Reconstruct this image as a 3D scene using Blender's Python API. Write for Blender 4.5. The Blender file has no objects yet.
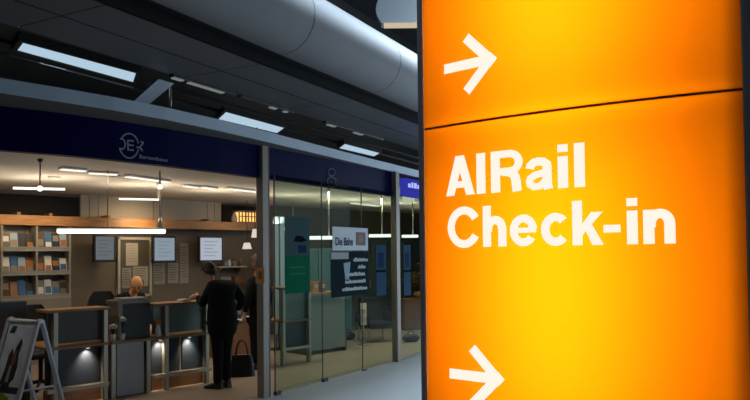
import bpy, bmesh, math, random
from mathutils import Vector, Matrix
random.seed(7)
PI = math.pi
SC = bpy.context.scene
COL = SC.collection

# ------------------------------------------------------------------ camera
FPX, CX, CY = 700.0, 375.0, 235.0
CAMH, PITCH, ROLL = 1.8, 0.030, 0.0105
fw = Vector((0, math.cos(PITCH), math.sin(PITCH)))
up0 = Vector((0, -math.sin(PITCH), math.cos(PITCH)))
rt0 = Vector((1, 0, 0))
rt = rt0 * math.cos(ROLL) - up0 * math.sin(ROLL)
up = up0 * math.cos(ROLL) + rt0 * math.sin(ROLL)
EYE = Vector((0, 0, CAMH))
cam_data = bpy.data.cameras.new('camera')
cam_data.sensor_width = 36.0
cam_data.lens = FPX / 750 * 36.0
cam_data.shift_y = (CY - 200) / 750.0
cam_data.clip_start = 0.05
cam = bpy.data.objects.new('camera', cam_data)
COL.objects.link(cam)
cam.matrix_world = Matrix((
    (rt.x, up.x, -fw.x, EYE.x), (rt.y, up.y, -fw.y, EYE.y),
    (rt.z, up.z, -fw.z, EYE.z), (0, 0, 0, 1)))
SC.camera = cam


def ray(x, y):
    return fw + rt * ((x - CX) / FPX) + up * ((CY - y) / FPX)


def at_depth(x, y, Y):
    d = ray(x, y)
    return EYE + d * (Y / d.y)


def at_height(x, y, z):
    d = ray(x, y)
    return EYE + d * ((z - CAMH) / d.z)


def at_plane(x, y, p0, n):
    d = ray(x, y)
    return EYE + d * ((Vector(p0) - EYE).dot(n) / d.dot(n))


# shop frame: a along the counter line, b into the shop
SHOP_ROT = math.radians(47.0)
U = Vector((math.cos(SHOP_ROT), math.sin(SHOP_ROT), 0))
V = Vector((-math.sin(SHOP_ROT), math.cos(SHOP_ROT), 0))
S0 = at_height(151, 392, 0.0)


def W(a, b, z=0.0):
    return S0 + U * a + V * b + Vector((0, 0, z))


def L(x, y, b):
    """pixel -> (a, z) on the shop plane at distance b behind the counter line"""
    p = at_plane(x, y, S0 + V * b, V)
    return ((p - S0).dot(U), p.z)


def shop_floor_pt(x, y, z=0.0):
    p = at_height(x, y, z)
    d = p - S0
    return (d.dot(U), d.dot(V))


# ------------------------------------------------------------------ materials
MATS = {}


def mat(name, col, rough=0.5, metal=0.0, spec=0.5, emit=None, estr=0.0, noise=0.0, nscale=8.0, bump=0.0, coat=0.0):
    if name in MATS:
        return MATS[name]
    m = bpy.data.materials.new(name)
    m.use_nodes = True
    nt = m.node_tree
    b = nt.nodes['Principled BSDF']
    b.inputs['Base Color'].default_value = (*col, 1)
    b.inputs['Roughness'].default_value = rough
    b.inputs['Metallic'].default_value = metal
    b.inputs['Specular IOR Level'].default_value = spec
    b.inputs['Coat Weight'].default_value = coat
    if emit:
        b.inputs['Emission Color'].default_value = (*emit, 1)
        b.inputs['Emission Strength'].default_value = estr
    if noise > 0 or bump > 0:
        tc = nt.nodes.new('ShaderNodeTexCoord')
        nz = nt.nodes.new('ShaderNodeTexNoise')
        nz.inputs['Scale'].default_value = nscale
        nz.inputs['Detail'].default_value = 5
        nt.links.new(tc.outputs['Object'], nz.inputs['Vector'])
        if noise > 0:
            rp = nt.nodes.new('ShaderNodeValToRGB')
            rp.color_ramp.elements[0].position = 0.3
            rp.color_ramp.elements[1].position = 0.7
            rp.color_ramp.elements[0].color = (*[c * (1 - noise) for c in col], 1)
            rp.color_ramp.elements[1].color = (*[min(1, c * (1 + noise)) for c in col], 1)
            nt.links.new(nz.outputs['Fac'], rp.inputs['Fac'])
            nt.links.new(rp.outputs['Color'], b.inputs['Base Color'])
        if bump > 0:
            bp = nt.nodes.new('ShaderNodeBump')
            bp.inputs['Strength'].default_value = bump
            bp.inputs['Distance'].default_value = 0.01
            nt.links.new(nz.outputs['Fac'], bp.inputs['Height'])
            nt.links.new(bp.outputs['Normal'], b.inputs['Normal'])
    MATS[name] = m
    return m


def wood(name, c0, c1, rough=0.45, scale=(2, 30, 30)):
    m = bpy.data.materials.new(name)
    m.use_nodes = True
    nt = m.node_tree
    b = nt.nodes['Principled BSDF']
    tc = nt.nodes.new('ShaderNodeTexCoord')
    mp = nt.nodes.new('ShaderNodeMapping')
    mp.inputs['Scale'].default_value = scale
    nz = nt.nodes.new('ShaderNodeTexNoise')
    nz.inputs['Scale'].default_value = 1.5
    nz.inputs['Detail'].default_value = 8
    rp = nt.nodes.new('ShaderNodeValToRGB')
    rp.color_ramp.elements[0].color = (*c0, 1)
    rp.color_ramp.elements[1].color = (*c1, 1)
    rp.color_ramp.elements[0].position = 0.3
    rp.color_ramp.elements[1].position = 0.7
    nt.links.new(tc.outputs['Object'], mp.inputs['Vector'])
    nt.links.new(mp.outputs['Vector'], nz.inputs['Vector'])
    nt.links.new(nz.outputs['Fac'], rp.inputs['Fac'])
    nt.links.new(rp.outputs['Color'], b.inputs['Base Color'])
    b.inputs['Roughness'].default_value = rough
    return m


def emissive(name, col, strength):
    m = bpy.data.materials.new(name)
    m.use_nodes = True
    nt = m.node_tree
    for n in list(nt.nodes):
        nt.nodes.remove(n)
    o = nt.nodes.new('ShaderNodeOutputMaterial')
    e = nt.nodes.new('ShaderNodeEmission')
    e.inputs['Color'].default_value = (*col, 1)
    e.inputs['Strength'].default_value = strength
    nt.links.new(e.outputs[0], o.inputs['Surface'])
    return m


def translucent(name, col, diff=0.12):
    m = bpy.data.materials.new(name)
    m.use_nodes = True
    nt = m.node_tree
    for n in list(nt.nodes):
        nt.nodes.remove(n)
    o = nt.nodes.new('ShaderNodeOutputMaterial')
    t = nt.nodes.new('ShaderNodeBsdfTranslucent')
    t.inputs['Color'].default_value = (*col, 1)
    d = nt.nodes.new('ShaderNodeBsdfDiffuse')
    d.inputs['Color'].default_value = (*col, 1)
    mx = nt.nodes.new('ShaderNodeMixShader')
    mx.inputs['Fac'].default_value = diff
    nt.links.new(t.outputs[0], mx.inputs[1])
    nt.links.new(d.outputs[0], mx.inputs[2])
    nt.links.new(mx.outputs[0], o.inputs['Surface'])
    return m


def glass(name, tint, refl=0.10):
    m = bpy.data.materials.new(name)
    m.use_nodes = True
    nt = m.node_tree
    for n in list(nt.nodes):
        nt.nodes.remove(n)
    o = nt.nodes.new('ShaderNodeOutputMaterial')
    t = nt.nodes.new('ShaderNodeBsdfTransparent')
    t.inputs['Color'].default_value = (*tint, 1)
    g = nt.nodes.new('ShaderNodeBsdfGlossy')
    g.inputs['Roughness'].default_value = 0.02
    lw = nt.nodes.new('ShaderNodeLayerWeight')
    lw.inputs['Blend'].default_value = refl
    mx = nt.nodes.new('ShaderNodeMixShader')
    nt.links.new(lw.outputs['Fresnel'], mx.inputs['Fac'])
    nt.links.new(t.outputs[0], mx.inputs[1])
    nt.links.new(g.outputs[0], mx.inputs[2])
    nt.links.new(mx.outputs[0], o.inputs['Surface'])
    return m


M_ORANGE = translucent('orange_acrylic', (1.0, 0.205, 0.001), 0.08)
M_LETTER = emissive('lit_white_film', (1.0, 0.93, 0.80), 1.0)
M_ALU = mat('aluminium', (0.20, 0.205, 0.21), 0.5, 0.15)
M_SIGNIN = mat('lightbox_lining', (0.08, 0.078, 0.072), 0.8)
M_BLACK = mat('black_plastic', (0.012, 0.012, 0.013), 0.45)
M_SEAM = mat('seam_rubber', (0.035, 0.012, 0.006), 0.7)
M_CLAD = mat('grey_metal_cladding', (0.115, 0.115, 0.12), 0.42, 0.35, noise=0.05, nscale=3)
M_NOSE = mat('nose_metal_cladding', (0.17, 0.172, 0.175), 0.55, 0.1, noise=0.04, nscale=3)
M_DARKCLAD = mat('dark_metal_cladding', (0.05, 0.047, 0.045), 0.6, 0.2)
M_GROOVE = mat('groove_black', (0.008, 0.008, 0.009), 0.8)
M_BEAM_LIT = mat('daylit_beam_face', (0.43, 0.51, 0.58), 0.45, 0.1, noise=0.06, nscale=2)
M_BEAM_SHADED = mat('shaded_beam_underside', (0.10, 0.095, 0.085), 0.6)
M_FASCIA = mat('navy_fascia', (0.0008, 0.0008, 0.042), 0.5, spec=0.06)
M_LOGO = mat('pale_blue_lettering', (0.25, 0.28, 0.34), 0.5)
M_FLOOR = mat('grey_stone_floor', (0.34, 0.35, 0.36), 0.35, noise=0.12, nscale=40, bump=0.02)
M_SFLOOR = mat('beige_shop_floor', (0.40, 0.31, 0.23), 0.4, noise=0.15, nscale=25)
M_SCEIL = mat('beige_shop_ceiling', (0.62, 0.55, 0.46), 0.75, noise=0.04, nscale=1.5)
M_WALL = mat('taupe_wall', (0.15, 0.122, 0.095), 0.8, noise=0.07, nscale=2)
M_WALLP = mat('pale_upper_wall', (0.46, 0.40, 0.33), 0.7, noise=0.05, nscale=2)
M_CAVITY_SHADE = mat('cavity_shade_black', (0.006, 0.006, 0.008), 0.9)
M_WOOD = wood('oak', (0.22, 0.105, 0.04), (0.36, 0.19, 0.08))
M_WOODO = wood('orange_oak', (0.30, 0.125, 0.035), (0.52, 0.25, 0.075))
M_WOODB = wood('brown_veneer', (0.16, 0.065, 0.022), (0.23, 0.10, 0.035))
M_NAVY = mat('navy_panel', (0.016, 0.020, 0.030), 0.4)
M_GREYP = mat('grey_counter_panel', (0.075, 0.066, 0.052), 0.5)
M_GLASSY = mat('grey_green_screen', (0.19, 0.21, 0.19), 0.3)
M_PALE = mat('pale_grey_panel', (0.40, 0.41, 0.43), 0.5)
M_POST = mat('taupe_steel_post', (0.23, 0.195, 0.155), 0.45, 0.3)
M_METAL = mat('satin_steel', (0.40, 0.345, 0.275), 0.35, 0.6)
M_WHITE = mat('white_plastic', (0.70, 0.68, 0.64), 0.5)
M_PAPER = mat('paper', (0.42, 0.385, 0.335), 0.85)
M_PAPERD = mat('grey_paper', (0.27, 0.25, 0.22), 0.85)
M_INK = mat('ink', (0.10, 0.095, 0.09), 0.8)
M_BULB = emissive('warm_lamp', (1.0, 0.90, 0.74), 2.2)
M_TUBE = emissive('white_tube', (1.0, 0.96, 0.90), 1.6)
M_CEILTUBE = emissive('ceiling_tube', (1.0, 0.93, 0.80), 1.15)
M_SKYPANEL = emissive('pale_blue_light_panel', (0.52, 0.70, 0.86), 0.85)
M_SPOT = emissive('spot_lens', (1.0, 0.92, 0.78), 3.0)
M_SCREEN = emissive('lit_screen', (0.30, 0.37, 0.44), 0.8)
M_SCREEN2 = emissive('dim_screen', (0.16, 0.18, 0.19), 0.8)
M_SCREEN3 = emissive('white_screen', (0.42, 0.46, 0.54), 0.95)
M_AMBER = emissive('amber_lamp', (1.0, 0.55, 0.16), 1.6)
M_SKIN = mat('skin', (0.55, 0.30, 0.19), 0.55)
M_COAT = mat('black_coat', (0.008, 0.008, 0.009), 0.9, spec=0.15)
M_COAT2 = mat('charcoal_coat', (0.012, 0.011, 0.012), 0.9, spec=0.15)
M_HAIRD = mat('dark_hair', (0.013, 0.010, 0.008), 0.7)
M_HAIRB = mat('brown_hair', (0.06, 0.026, 0.012), 0.6)
M_SHOE = mat('black_shoe', (0.012, 0.010, 0.009), 0.35)
M_LEATH = mat('black_leather', (0.010, 0.010, 0.011), 0.4)
M_CHAIR = mat('black_fabric', (0.014, 0.014, 0.016), 0.85)
M_GREEN = mat('green_print', (0.003, 0.12, 0.06), 0.8, spec=.04)
M_TEALG = mat('teal_grey_print', (0.055, 0.10, 0.10), 0.8, spec=.04)
M_TEAL = mat('dark_teal_panel', (0.05, 0.13, 0.125), 0.5)
M_BLUEP = mat('blue_print', (0.03, 0.075, 0.125), 0.8, spec=.04)
M_NAVYP = mat('dark_blue_print', (0.012, 0.03, 0.09), 0.8, spec=.04)
M_LBLUE = mat('pale_blue_print', (0.24, 0.36, 0.44), 0.6)
M_POSTER = mat('poster_pale_blue', (0.58, 0.74, 0.95), 0.5, noise=0.15, nscale=7)
M_LIME = mat('lime_print', (0.22, 0.28, 0.01), 0.6)
M_FRAME = mat('grey_blue_board_frame', (0.48, 0.53, 0.60), 0.45, 0.1)
M_ORPLATE = mat('orange_plate', (0.62, 0.24, 0.05), 0.5)
M_FLOWER = mat('cream_petals', (0.55, 0.46, 0.38), 0.8)
M_LEAF = mat('dark_leaf', (0.025, 0.035, 0.015), 0.7)
M_BLUELIT = emissive('blue_lit_panel', (0.028, 0.035, 0.33), 1.0)
M_BLUETXT = emissive('lavender_lit_letters', (0.45, 0.50, 1.0), 1.0)
M_GLASS = glass('shop_glass', (0.77, 0.87, 0.83), 0.07)


# ------------------------------------------------------------------ mesh helpers
class MB:
    def __init__(s):
        s.bm = bmesh.new()
        s.mats = []
        s.cur = 0

    def use(s, m):
        if m not in s.mats:
            s.mats.append(m)
        s.cur = s.mats.index(m)
        return s

    def face(s, vs, smooth=False):
        try:
            f = s.bm.faces.new(vs)
        except ValueError:
            return None
        f.material_index = s.cur
        f.smooth = smooth
        return f

    def hexa(s, b4, t4, bev=0.0):
        vb = [s.bm.verts.new(p) for p in b4]
        vt = [s.bm.verts.new(p) for p in t4]
        fs = [s.face(vb[::-1]), s.face(vt)]
        for i in range(4):
            j = (i + 1) % 4
            fs.append(s.face([vb[i], vb[j], vt[j], vt[i]]))
        if bev > 0:
            es = set(e for f in fs if f for e in f.edges)
            r = bmesh.ops.bevel(s.bm, geom=list(es), offset=bev, segments=2, affect='EDGES', profile=0.6)
            for f in r['faces']:
                f.material_index = s.cur
        return s

    def box(s, x0, x1, y0, y1, z0, z1, bev=0.0):
        return s.hexa([(x0, y0, z0), (x1, y0, z0), (x1, y1, z0), (x0, y1, z0)],
                      [(x0, y0, z1), (x1, y0, z1), (x1, y1, z1), (x0, y1, z1)], bev)

    def prism(s, poly, vec):
        """poly: list of 3D points (a planar ring), extruded by vec"""
        v = Vector(vec)
        a = [s.bm.verts.new(p) for p in poly]
        b = [s.bm.verts.new(Vector(p) + v) for p in poly]
        s.face(a[::-1])
        s.face(b)
        n = len(a)
        for i in range(n):
            j = (i + 1) % n
            s.face([a[i], a[j], b[j], b[i]])
        return s

    def tube(s, pts, r, n=10, cap=True):
        pts = [Vector(p) for p in pts]
        rs = r if isinstance(r, (list, tuple)) else [r] * len(pts)
        rings = []
        prev = None
        for i, p in enumerate(pts):
            if i == 0:
                t = pts[1] - pts[0]
            elif i == len(pts) - 1:
                t = pts[-1] - pts[-2]
            else:
                t = (pts[i + 1] - p).normalized() + (p - pts[i - 1]).normalized()
            t.normalize()
            if prev is None:
                ref = Vector((0, 0, 1)) if abs(t.z) < 0.9 else Vector((1, 0, 0))
                e1 = t.cross(ref).normalized()
            else:
                e1 = (prev - t * prev.dot(t))
                if e1.length < 1e-6:
                    e1 = t.orthogonal()
                e1.normalize()
            prev = e1
            e2 = t.cross(e1)
            rings.append([s.bm.verts.new(p + (e1 * math.cos(2 * PI * k / n) + e2 * math.sin(2 * PI * k / n)) * rs[i]) for k in range(n)])
        for i in range(len(rings) - 1):
            for k in range(n):
                s.face([rings[i][k], rings[i][(k + 1) % n], rings[i + 1][(k + 1) % n], rings[i + 1][k]], True)
        if cap:
            s.face(rings[0][::-1])
            s.face(rings[-1])
        return s

    def ball(s, c, r, seg=12, rings=8, sc=(1, 1, 1)):
        mt = Matrix.Translation(c) @ Matrix.Diagonal((r * sc[0], r * sc[1], r * sc[2], 1))
        g = bmesh.ops.create_uvsphere(s.bm, u_segments=seg, v_segments=rings, radius=1, matrix=mt)
        for v in g['verts']:
            for f in v.link_faces:
                f.material_index = s.cur
                f.smooth = True
        return s

    def lathe(s, prof, c=(0, 0, 0), n=16):
        c = Vector(c)
        rings = []
        for r, z in prof:
            rings.append([s.bm.verts.new(c + Vector((r * math.cos(2 * PI * k / n), r * math.sin(2 * PI * k / n), z))) for k in range(n)])
        for i in range(len(rings) - 1):
            for k in range(n):
                s.face([rings[i][k], rings[i][(k + 1) % n], rings[i + 1][(k + 1) % n], rings[i + 1][k]], True)
        s.face(rings[0][::-1])
        s.face(rings[-1])
        return s

    def grid(s, rows, smooth=True, flip=False):
        vs = [[s.bm.verts.new(p) for p in r] for r in rows]
        for i in range(len(vs) - 1):
            for j in range(len(vs[0]) - 1):
                q = [vs[i][j], vs[i][j + 1], vs[i + 1][j + 1], vs[i + 1][j]]
                s.face(q[::-1] if flip else q, smooth)
        return s

    def build(s, name, m=None, parent=None, recalc=True):
        me = bpy.data.meshes.new(name)
        if recalc:
            bmesh.ops.recalc_face_normals(s.bm, faces=s.bm.faces[:])
        s.bm.to_mesh(me)
        s.bm.free()
        if s.mats:
            for q in s.mats:
                me.materials.append(q)
        elif m:
            me.materials.append(m)
        o = bpy.data.objects.new(name, me)
        COL.objects.link(o)
        if parent:
            o.parent = parent
        return o


def tag(o, label=None, cat=None, group=None, kind=None):
    if label:
        o['label'] = label
    if cat:
        o['category'] = cat
    if group:
        o['group'] = group
    if kind:
        o['kind'] = kind
    return o


def thing(name, label, cat, loc=(0, 0, 0), rz=0.0, group=None):
    o = bpy.data.objects.new(name, None)
    o.empty_display_size = 0.1
    COL.objects.link(o)
    o.location = loc
    o.rotation_euler = (0, 0, rz)
    return tag(o, label, cat, group)


def shop_thing(name, label, cat, a, b, z=0.0, group=None, dr=0.0):
    return thing(name, label, cat, W(a, b, z), SHOP_ROT + dr, group)


def struct(o):
    o['kind'] = 'structure'
    return o


def copy_tree(o, parent=None):
    c = o.copy()
    COL.objects.link(c)
    if parent:
        c.parent = parent
    for ch in [q for q in bpy.data.objects if q.parent == o]:
        copy_tree(ch, c)
    return c


def area(name, loc, direction, sx, sy, power, col=(1, 1, 1), spread=None):
    l = bpy.data.lights.new(name, 'AREA')
    l.shape = 'RECTANGLE'
    l.size, l.size_y = sx, sy
    l.energy = power
    l.color = col
    if spread:
        l.spread = spread
    o = bpy.data.objects.new(name, l)
    COL.objects.link(o)
    o.location = loc
    o.rotation_euler = Vector(direction).to_track_quat('-Z', 'Y').to_euler()
    return o


# ------------------------------------------------------------------ orange pylon sign
pl = at_depth(424.2, 129.6, 3.0)
zs = pl.z
pr = at_height(742.5, 89.0, zs)
cd = Vector((pr.x - pl.x, pr.y - pl.y, 0))
SW = cd.length
cd.normalize()
cn = Vector((cd.y, -cd.x, 0))                       # towards the camera
if cn.y > 0:
    cn = -cn
SAG = 0.05
print('SIGN width', SW, 'seam z', zs, 'yaw', math.degrees(math.atan2(cd.y, cd.x)))
SORG = Vector((pl.x, pl.y, 0))
SROT = math.atan2(cd.y, cd.x)


def bulge(x):
    q = (x - SW / 2) / (SW / 2)
    return SAG * (1 - q * q)


def sign_xz(px, py):
    off = 0.0
    for _ in range(5):
        p = at_plane(px, py, SORG + cn * off, cn)
        x = (p - SORG).dot(cd)
        off = bulge(x) if 0 <= x <= SW else 0.0
    return x, p.z


pyl = thing('sign_pylon', 'tall glowing orange check-in sign pylon with grey metal edges', 'sign', SORG, SROT)
# local: x along the chord, -y towards the camera
SZ0, SZ1 = zs - 1.30, zs + 1.22
N = 24


def panel(z0, z1):
    m = MB()
    xs = [SW * i / N for i in range(N + 1)]
    m.grid([[(x, -bulge(x), z0) for x in xs], [(x, -bulge(x), z1) for x in xs]])
    return m.build('orange_panel', M_ORANGE, pyl, recalc=False)


p_up = panel(zs + 0.004, SZ1)
p_lo = panel(SZ0, zs - 0.004)
tag(p_up, 'upper orange panel with one arrow')
tag(p_lo, 'lower orange panel with lettering and an arrow')
m = MB()
xs = [SW * i / N for i in range(N + 1)]
m.grid([[(x, -bulge(x) + 0.004, zs - 0.006) for x in xs], [(x, -bulge(x) + 0.004, zs + 0.006) for x in xs]])
m.build('seam_strip', M_SEAM, pyl)
# casing: sides, back, divider, top, plinth
BD = 0.50
SIGN_W = 15.0
for sx, ex in ((-0.024, -0.002), (SW + 0.002, SW + 0.03)):
    m = MB()
    m.box(sx, ex, -0.012, BD, SZ0, SZ1, 0.004)
    m.build('edge_profile', M_ALU, pyl)
m = MB(); m.box(-0.02, SW + 0.02, BD, BD + 0.02, SZ0, SZ1); m.build('back_panel', M_SIGNIN, pyl)
for fx0, fx1 in ((0.0, 0.145), (SW - 0.195, SW)):  # unseen baffles added to darken the side edges of the panels
    m = MB(); m.box(fx0, fx1, 0.12, 0.125, SZ0, SZ1); m.build('edge_shade_baffle', M_SIGNIN, pyl)
m = MB(); m.box(0, SW, 0.02, BD, zs - 0.002, zs + 0.002); m.build('divider', M_SIGNIN, pyl)
m = MB(); m.box(-0.024, SW + 0.03, -SAG, BD + 0.02, SZ1, SZ1 + 0.05, 0.004); m.build('top_cap', M_ALU, pyl)
m = MB()
m.box(-0.024, SW + 0.03, -SAG, BD + 0.02, SZ0 - 0.04, SZ0, 0.004)
m.box(0.05, SW - 0.05, 0.03, BD - 0.03, 0.0, SZ0 - 0.04)
m.build('plinth', M_ALU, pyl)


def bent_strip(mb, left, right):
    """strip between two rails of (x,z) points, pressed on the bulging panel"""
    off = 0.004
    rows = [[(x, -bulge(x) - off, z) for x, z in left], [(x, -bulge(x) - off, z) for x, z in right]]
    mb.grid(rows)


def stroke(mb, pts, w, T):
    pts = [Vector((p[0], p[1])) for p in pts]
    l, r = [], []
    for i, p in enumerate(pts):
        if i == 0:
            t = pts[1] - p
        elif i == len(pts) - 1:
            t = p - pts[-2]
        else:
            t = (pts[i + 1] - p).normalized() + (p - pts[i - 1]).normalized()
        t.normalize()
        nn = Vector((-t.y, t.x)) * (w / 2)
        l.append(T(p + nn))
        r.append(T(p - nn))
    bent_strip(mb, l, r)


def quad(mb, a, b, c, d, T, n=4):
    a, b, c, d = [Vector(q) for q in (a, b, c, d)]
    bent_strip(mb, [T(a.lerp(d, i / n)) for i in range(n + 1)], [T(b.lerp(c, i / n)) for i in range(n + 1)])


def rect(mb, x0, z0, x1, z1, T):
    quad(mb, (x0, z0), (x0, z1), (x1, z1), (x1, z0), T)


def arc(cx, cy, rx, ry, a0, a1, n=18):
    return [(cx + rx * math.cos(math.radians(a0 + (a1 - a0) * i / n)), cy + ry * math.sin(math.radians(a0 + (a1 - a0) * i / n))) for i in range(n + 1)]


def g_A(mb, T):
    quad(mb, (0, 0), (0.215, 0), (0.475, 1), (0.255, 1), T)
    quad(mb, (0.73, 0), (0.515, 0), (0.255, 1), (0.475, 1), T)
    rect(mb, 0.14, 0.19, 0.6, 0.355, T)


def g_I(mb, T): rect(mb, 0, 0, 0.215, 1, T)


def g_R(mb, T):
    rect(mb, 0, 0, 0.21, 1, T)
    stroke(mb, [(0.1, 0.915), (0.28, 0.915), (0.40, 0.915)] + arc(0.42, 0.705, 0.21, 0.21, 88, -88, 12) + [(0.40, 0.495), (0.1, 0.495)], 0.175, T)
    stroke(mb, [(0.28, 0.487), (0.38, 0.478), (0.46, 0.45), (0.52, 0.40), (0.553, 0.32), (0.566, 0.22), (0.575, 0.11), (0.59, 0.0)], 0.205, T)


def g_a(mb, T):
    stroke(mb, [(0.115, 0.50), (0.14, 0.59), (0.21, 0.645), (0.30, 0.66), (0.40, 0.645), (0.465, 0.59), (0.475, 0.50), (0.475, 0.20), (0.481, 0.10), (0.497, 0.0)], 0.19, T)
    stroke(mb, [(0.47, 0.40), (0.36, 0.375), (0.22, 0.345), (0.13, 0.28), (0.105, 0.20), (0.13, 0.12), (0.20, 0.075), (0.30, 0.08), (0.39, 0.13), (0.46, 0.22)], 0.165, T)


def g_i(mb, T):
    rect(mb, 0, 0, 0.205, 0.73, T)
    rect(mb, 0, 0.825, 0.205, 1, T)


def g_l(mb, T): rect(mb, 0, 0, 0.205, 1, T)


def g_C(mb, T): stroke(mb, arc(0.45, 0.5, 0.35, 0.42, 30, 330, 26), 0.2, T)


def g_h(mb, T, asc=1.0):
    rect(mb, 0, 0, 0.205, asc, T)
    stroke(mb, [(0.13, 0.36)] + arc(0.307, 0.43, 0.173, 0.215, 168, 0, 14) + [(0.48, 0.3), (0.48, 0.15), (0.48, 0)], 0.2, T)


def g_n(mb, T): g_h(mb, T, 0.73)


def g_e(mb, T):
    rect(mb, 0.12, 0.315, 0.62, 0.435, T)
    stroke(mb, arc(0.325, 0.37, 0.225, 0.285, 5, 325, 24), 0.185, T)


def g_c(mb, T): stroke(mb, arc(0.325, 0.37, 0.225, 0.285, 42, 318, 22), 0.19, T)


def g_k(mb, T):
    rect(mb, 0, 0, 0.205, 1, T)
    quad(mb, (0.18, 0.19), (0.18, 0.44), (0.385, 0.73), (0.62, 0.73), T)
    quad(mb, (0.24, 0.42), (0.38, 0.50), (0.63, 0.0), (0.40, 0.0), T)


def g_dash(mb, T): rect(mb, 0, 0.265, 0.33, 0.435, T)


GL = {'A': (g_A, .73), 'I': (g_I, .215), 'R': (g_R, .70), 'a': (g_a, .60), 'i': (g_i, .205), 'l': (g_l, .205), 'C': (g_C, .86), 'h': (g_h, .585),
      'e': (g_e, .64), 'c': (g_c, .59), 'k': (g_k, .63), '-': (g_dash, .33), 'n': (g_n, .585)}


def sign_text(word, p_left, p_right, capz, gaps=None):
    gaps = gaps or {}
    x0, za = sign_xz(*p_left)
    x1, zb = sign_xz(*p_right)
    zb = (za + zb) / 2
    tot = sum(GL[c][1] for c in word) + sum(gaps.get(i, .075) for i in range(len(word) - 1))
    kx = (x1 - x0) / tot
    mb = MB()
    pen = 0.0
    for i, c in enumerate(word):
        GL[c][0](mb, lambda p, o=pen: (x0 + (p[0] + o) * kx, zb + p[1] * capz))
        pen += GL[c][1] + gaps.get(i, .075)
    print('TEXT', word, 'x', x0, x1, 'z', za, zb, 'cap', capz, 'kx', kx)
    return mb.build('lettering', M_LETTER, pyl, recalc=False)


_, zt1 = sign_xz(516, 148.3)
_, zb1 = sign_xz(516, 190.3)
cap1 = zt1 - zb1
sign_text('AIRail', (446.6, 197.2), (585.5, 186.0), cap1, {0: .045, 1: .13, 2: .05, 3: .09, 4: .12})
_, zt2 = sign_xz(488, 207.5)
_, zb2 = sign_xz(488, 247.0)
sign_text('Check-in', (448.4, 249.0), (676.3, 241.8), cap1, {0: .085, 1: .07, 2: .08, 3: .09, 4: .0, 5: .12, 6: .10})


def arrow(tail, tip):
    x0, za = sign_xz(*tail)
    x1, zb = sign_xz(*tip)
    zc = (za + zb) / 2
    k = (x1 - x0)
    mb = MB()
    T = lambda p: (x0 + p[0] * k, zc + p[1] * k)
    stroke(mb, [(0, 0), (0.45, 0), (0.86, 0)], 0.165, T)
    # chevron head
    stroke(mb, [(0.44, 0.45), (0.66, 0.23), (0.955, -0.065)], 0.165, T)
    stroke(mb, [(0.44, -0.45), (0.66, -0.23), (0.955, 0.065)], 0.165, T)
    return mb.build('arrow', M_LETTER, pyl, recalc=False)


arrow((444.5, 69.5), (496.5, 58.6))
arrow((450.0, 374.0), (504.0, 378.6))
# the lamps in the two light boxes
LN = -cn
for z0, z1, e in ((zs + 0.02, SZ1 - 0.03, 1.0), (SZ0 + 0.03, zs - 0.03, 1.0)):
    c = SORG + cd * (SW * 0.475) + LN * 0.42
    c.z = (z0 + z1) / 2
    area('lightbox_tube', c, cn, 0.26, z1 - z0 - 0.04, SIGN_W * e * (z1 - z0) / 1.25, (1, 0.97, 0.92))

# ------------------------------------------------------------------ hall: cross section across the concourse direction
wd = Vector((375.0, 700.0, 0)).normalized()
wn = Vector((-wd.y, wd.x, 0))


def S(s, h, t):
    return wn * s + wd * t + Vector((0, 0, CAMH + h))


SEAMS = [-2.1, -.2, 1.75, 3.7, 5.62, 7.5, 9.45, 11.5, 13.55, 15.6, 17.65, 19.7, 21.75]


def sweep(prof, gap=0.012, seams=SEAMS, mb=None, smooth=True):
    mb = mb or MB()
    for i in range(len(seams) - 1):
        t0, t1 = seams[i] + gap / 2, seams[i + 1] - gap / 2
        mb.grid([[S(s, h, t0) for s, h in prof], [S(s, h, t1) for s, h in prof]], smooth)
    return mb


NR, NCS, NCH = 0.35, 3.99, 2.35
nose = [(NCS - NR * math.sin(math.radians(-14 + 8 * i)), NCH - NR * math.cos(math.radians(-14 + 8 * i))) for i in range(31)]
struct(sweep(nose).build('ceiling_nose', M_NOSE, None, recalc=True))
back = [(NCS - (NR - .015) * math.sin(math.radians(-14 + 16 * i)), NCH - (NR - .015) * math.cos(math.radians(-14 + 16 * i))) for i in range(16)]
mb = sweep(back, 0.0, [-2.6, 22])
struct(mb.build('ceiling_nose_backing', M_GROOVE))
# groove, panels
mb = MB()
mb.use(M_GROOVE)
sweep([(4.06, 2.005), (4.06, 2.12), (4.40, 2.12), (4.40, 1.94)], 0, [-2.6, 22], mb, False)
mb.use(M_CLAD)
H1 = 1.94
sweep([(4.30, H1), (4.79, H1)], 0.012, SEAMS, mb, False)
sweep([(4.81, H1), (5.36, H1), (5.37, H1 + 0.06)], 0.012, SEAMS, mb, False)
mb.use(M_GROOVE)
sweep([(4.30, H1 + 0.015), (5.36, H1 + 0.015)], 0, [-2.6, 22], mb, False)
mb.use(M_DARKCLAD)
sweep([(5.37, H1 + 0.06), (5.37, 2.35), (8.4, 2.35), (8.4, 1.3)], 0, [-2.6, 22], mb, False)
for s in (6.0, 6.95, 7.4):
    sweep([(s, 2.349), (s, 2.31), (s + 0.05, 2.31), (s + 0.05, 2.349)], 0, [-2.6, 22], mb, False)
struct(mb.build('ceiling', None))
# dark upper roof of the hall
mb = MB()
mb.grid([[S(9, 2.45, -2.6), S(9, 2.45, 26)], [S(9, 6.5, -2.6), S(9, 6.5, 26)], [S(-8, 6.5, -2.6), S(-8, 6.5, 26)]], False)
mb.grid([[S(5.4, 2.45, -2.6), S(5.4, 2.45, 26)], [S(9, 2.45, -2.6), S(9, 2.45, 26)]], False)
struct(mb.build('ceiling_hall', mat('dark_roof', (0.012, 0.012, 0.014), 0.9)))

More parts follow.
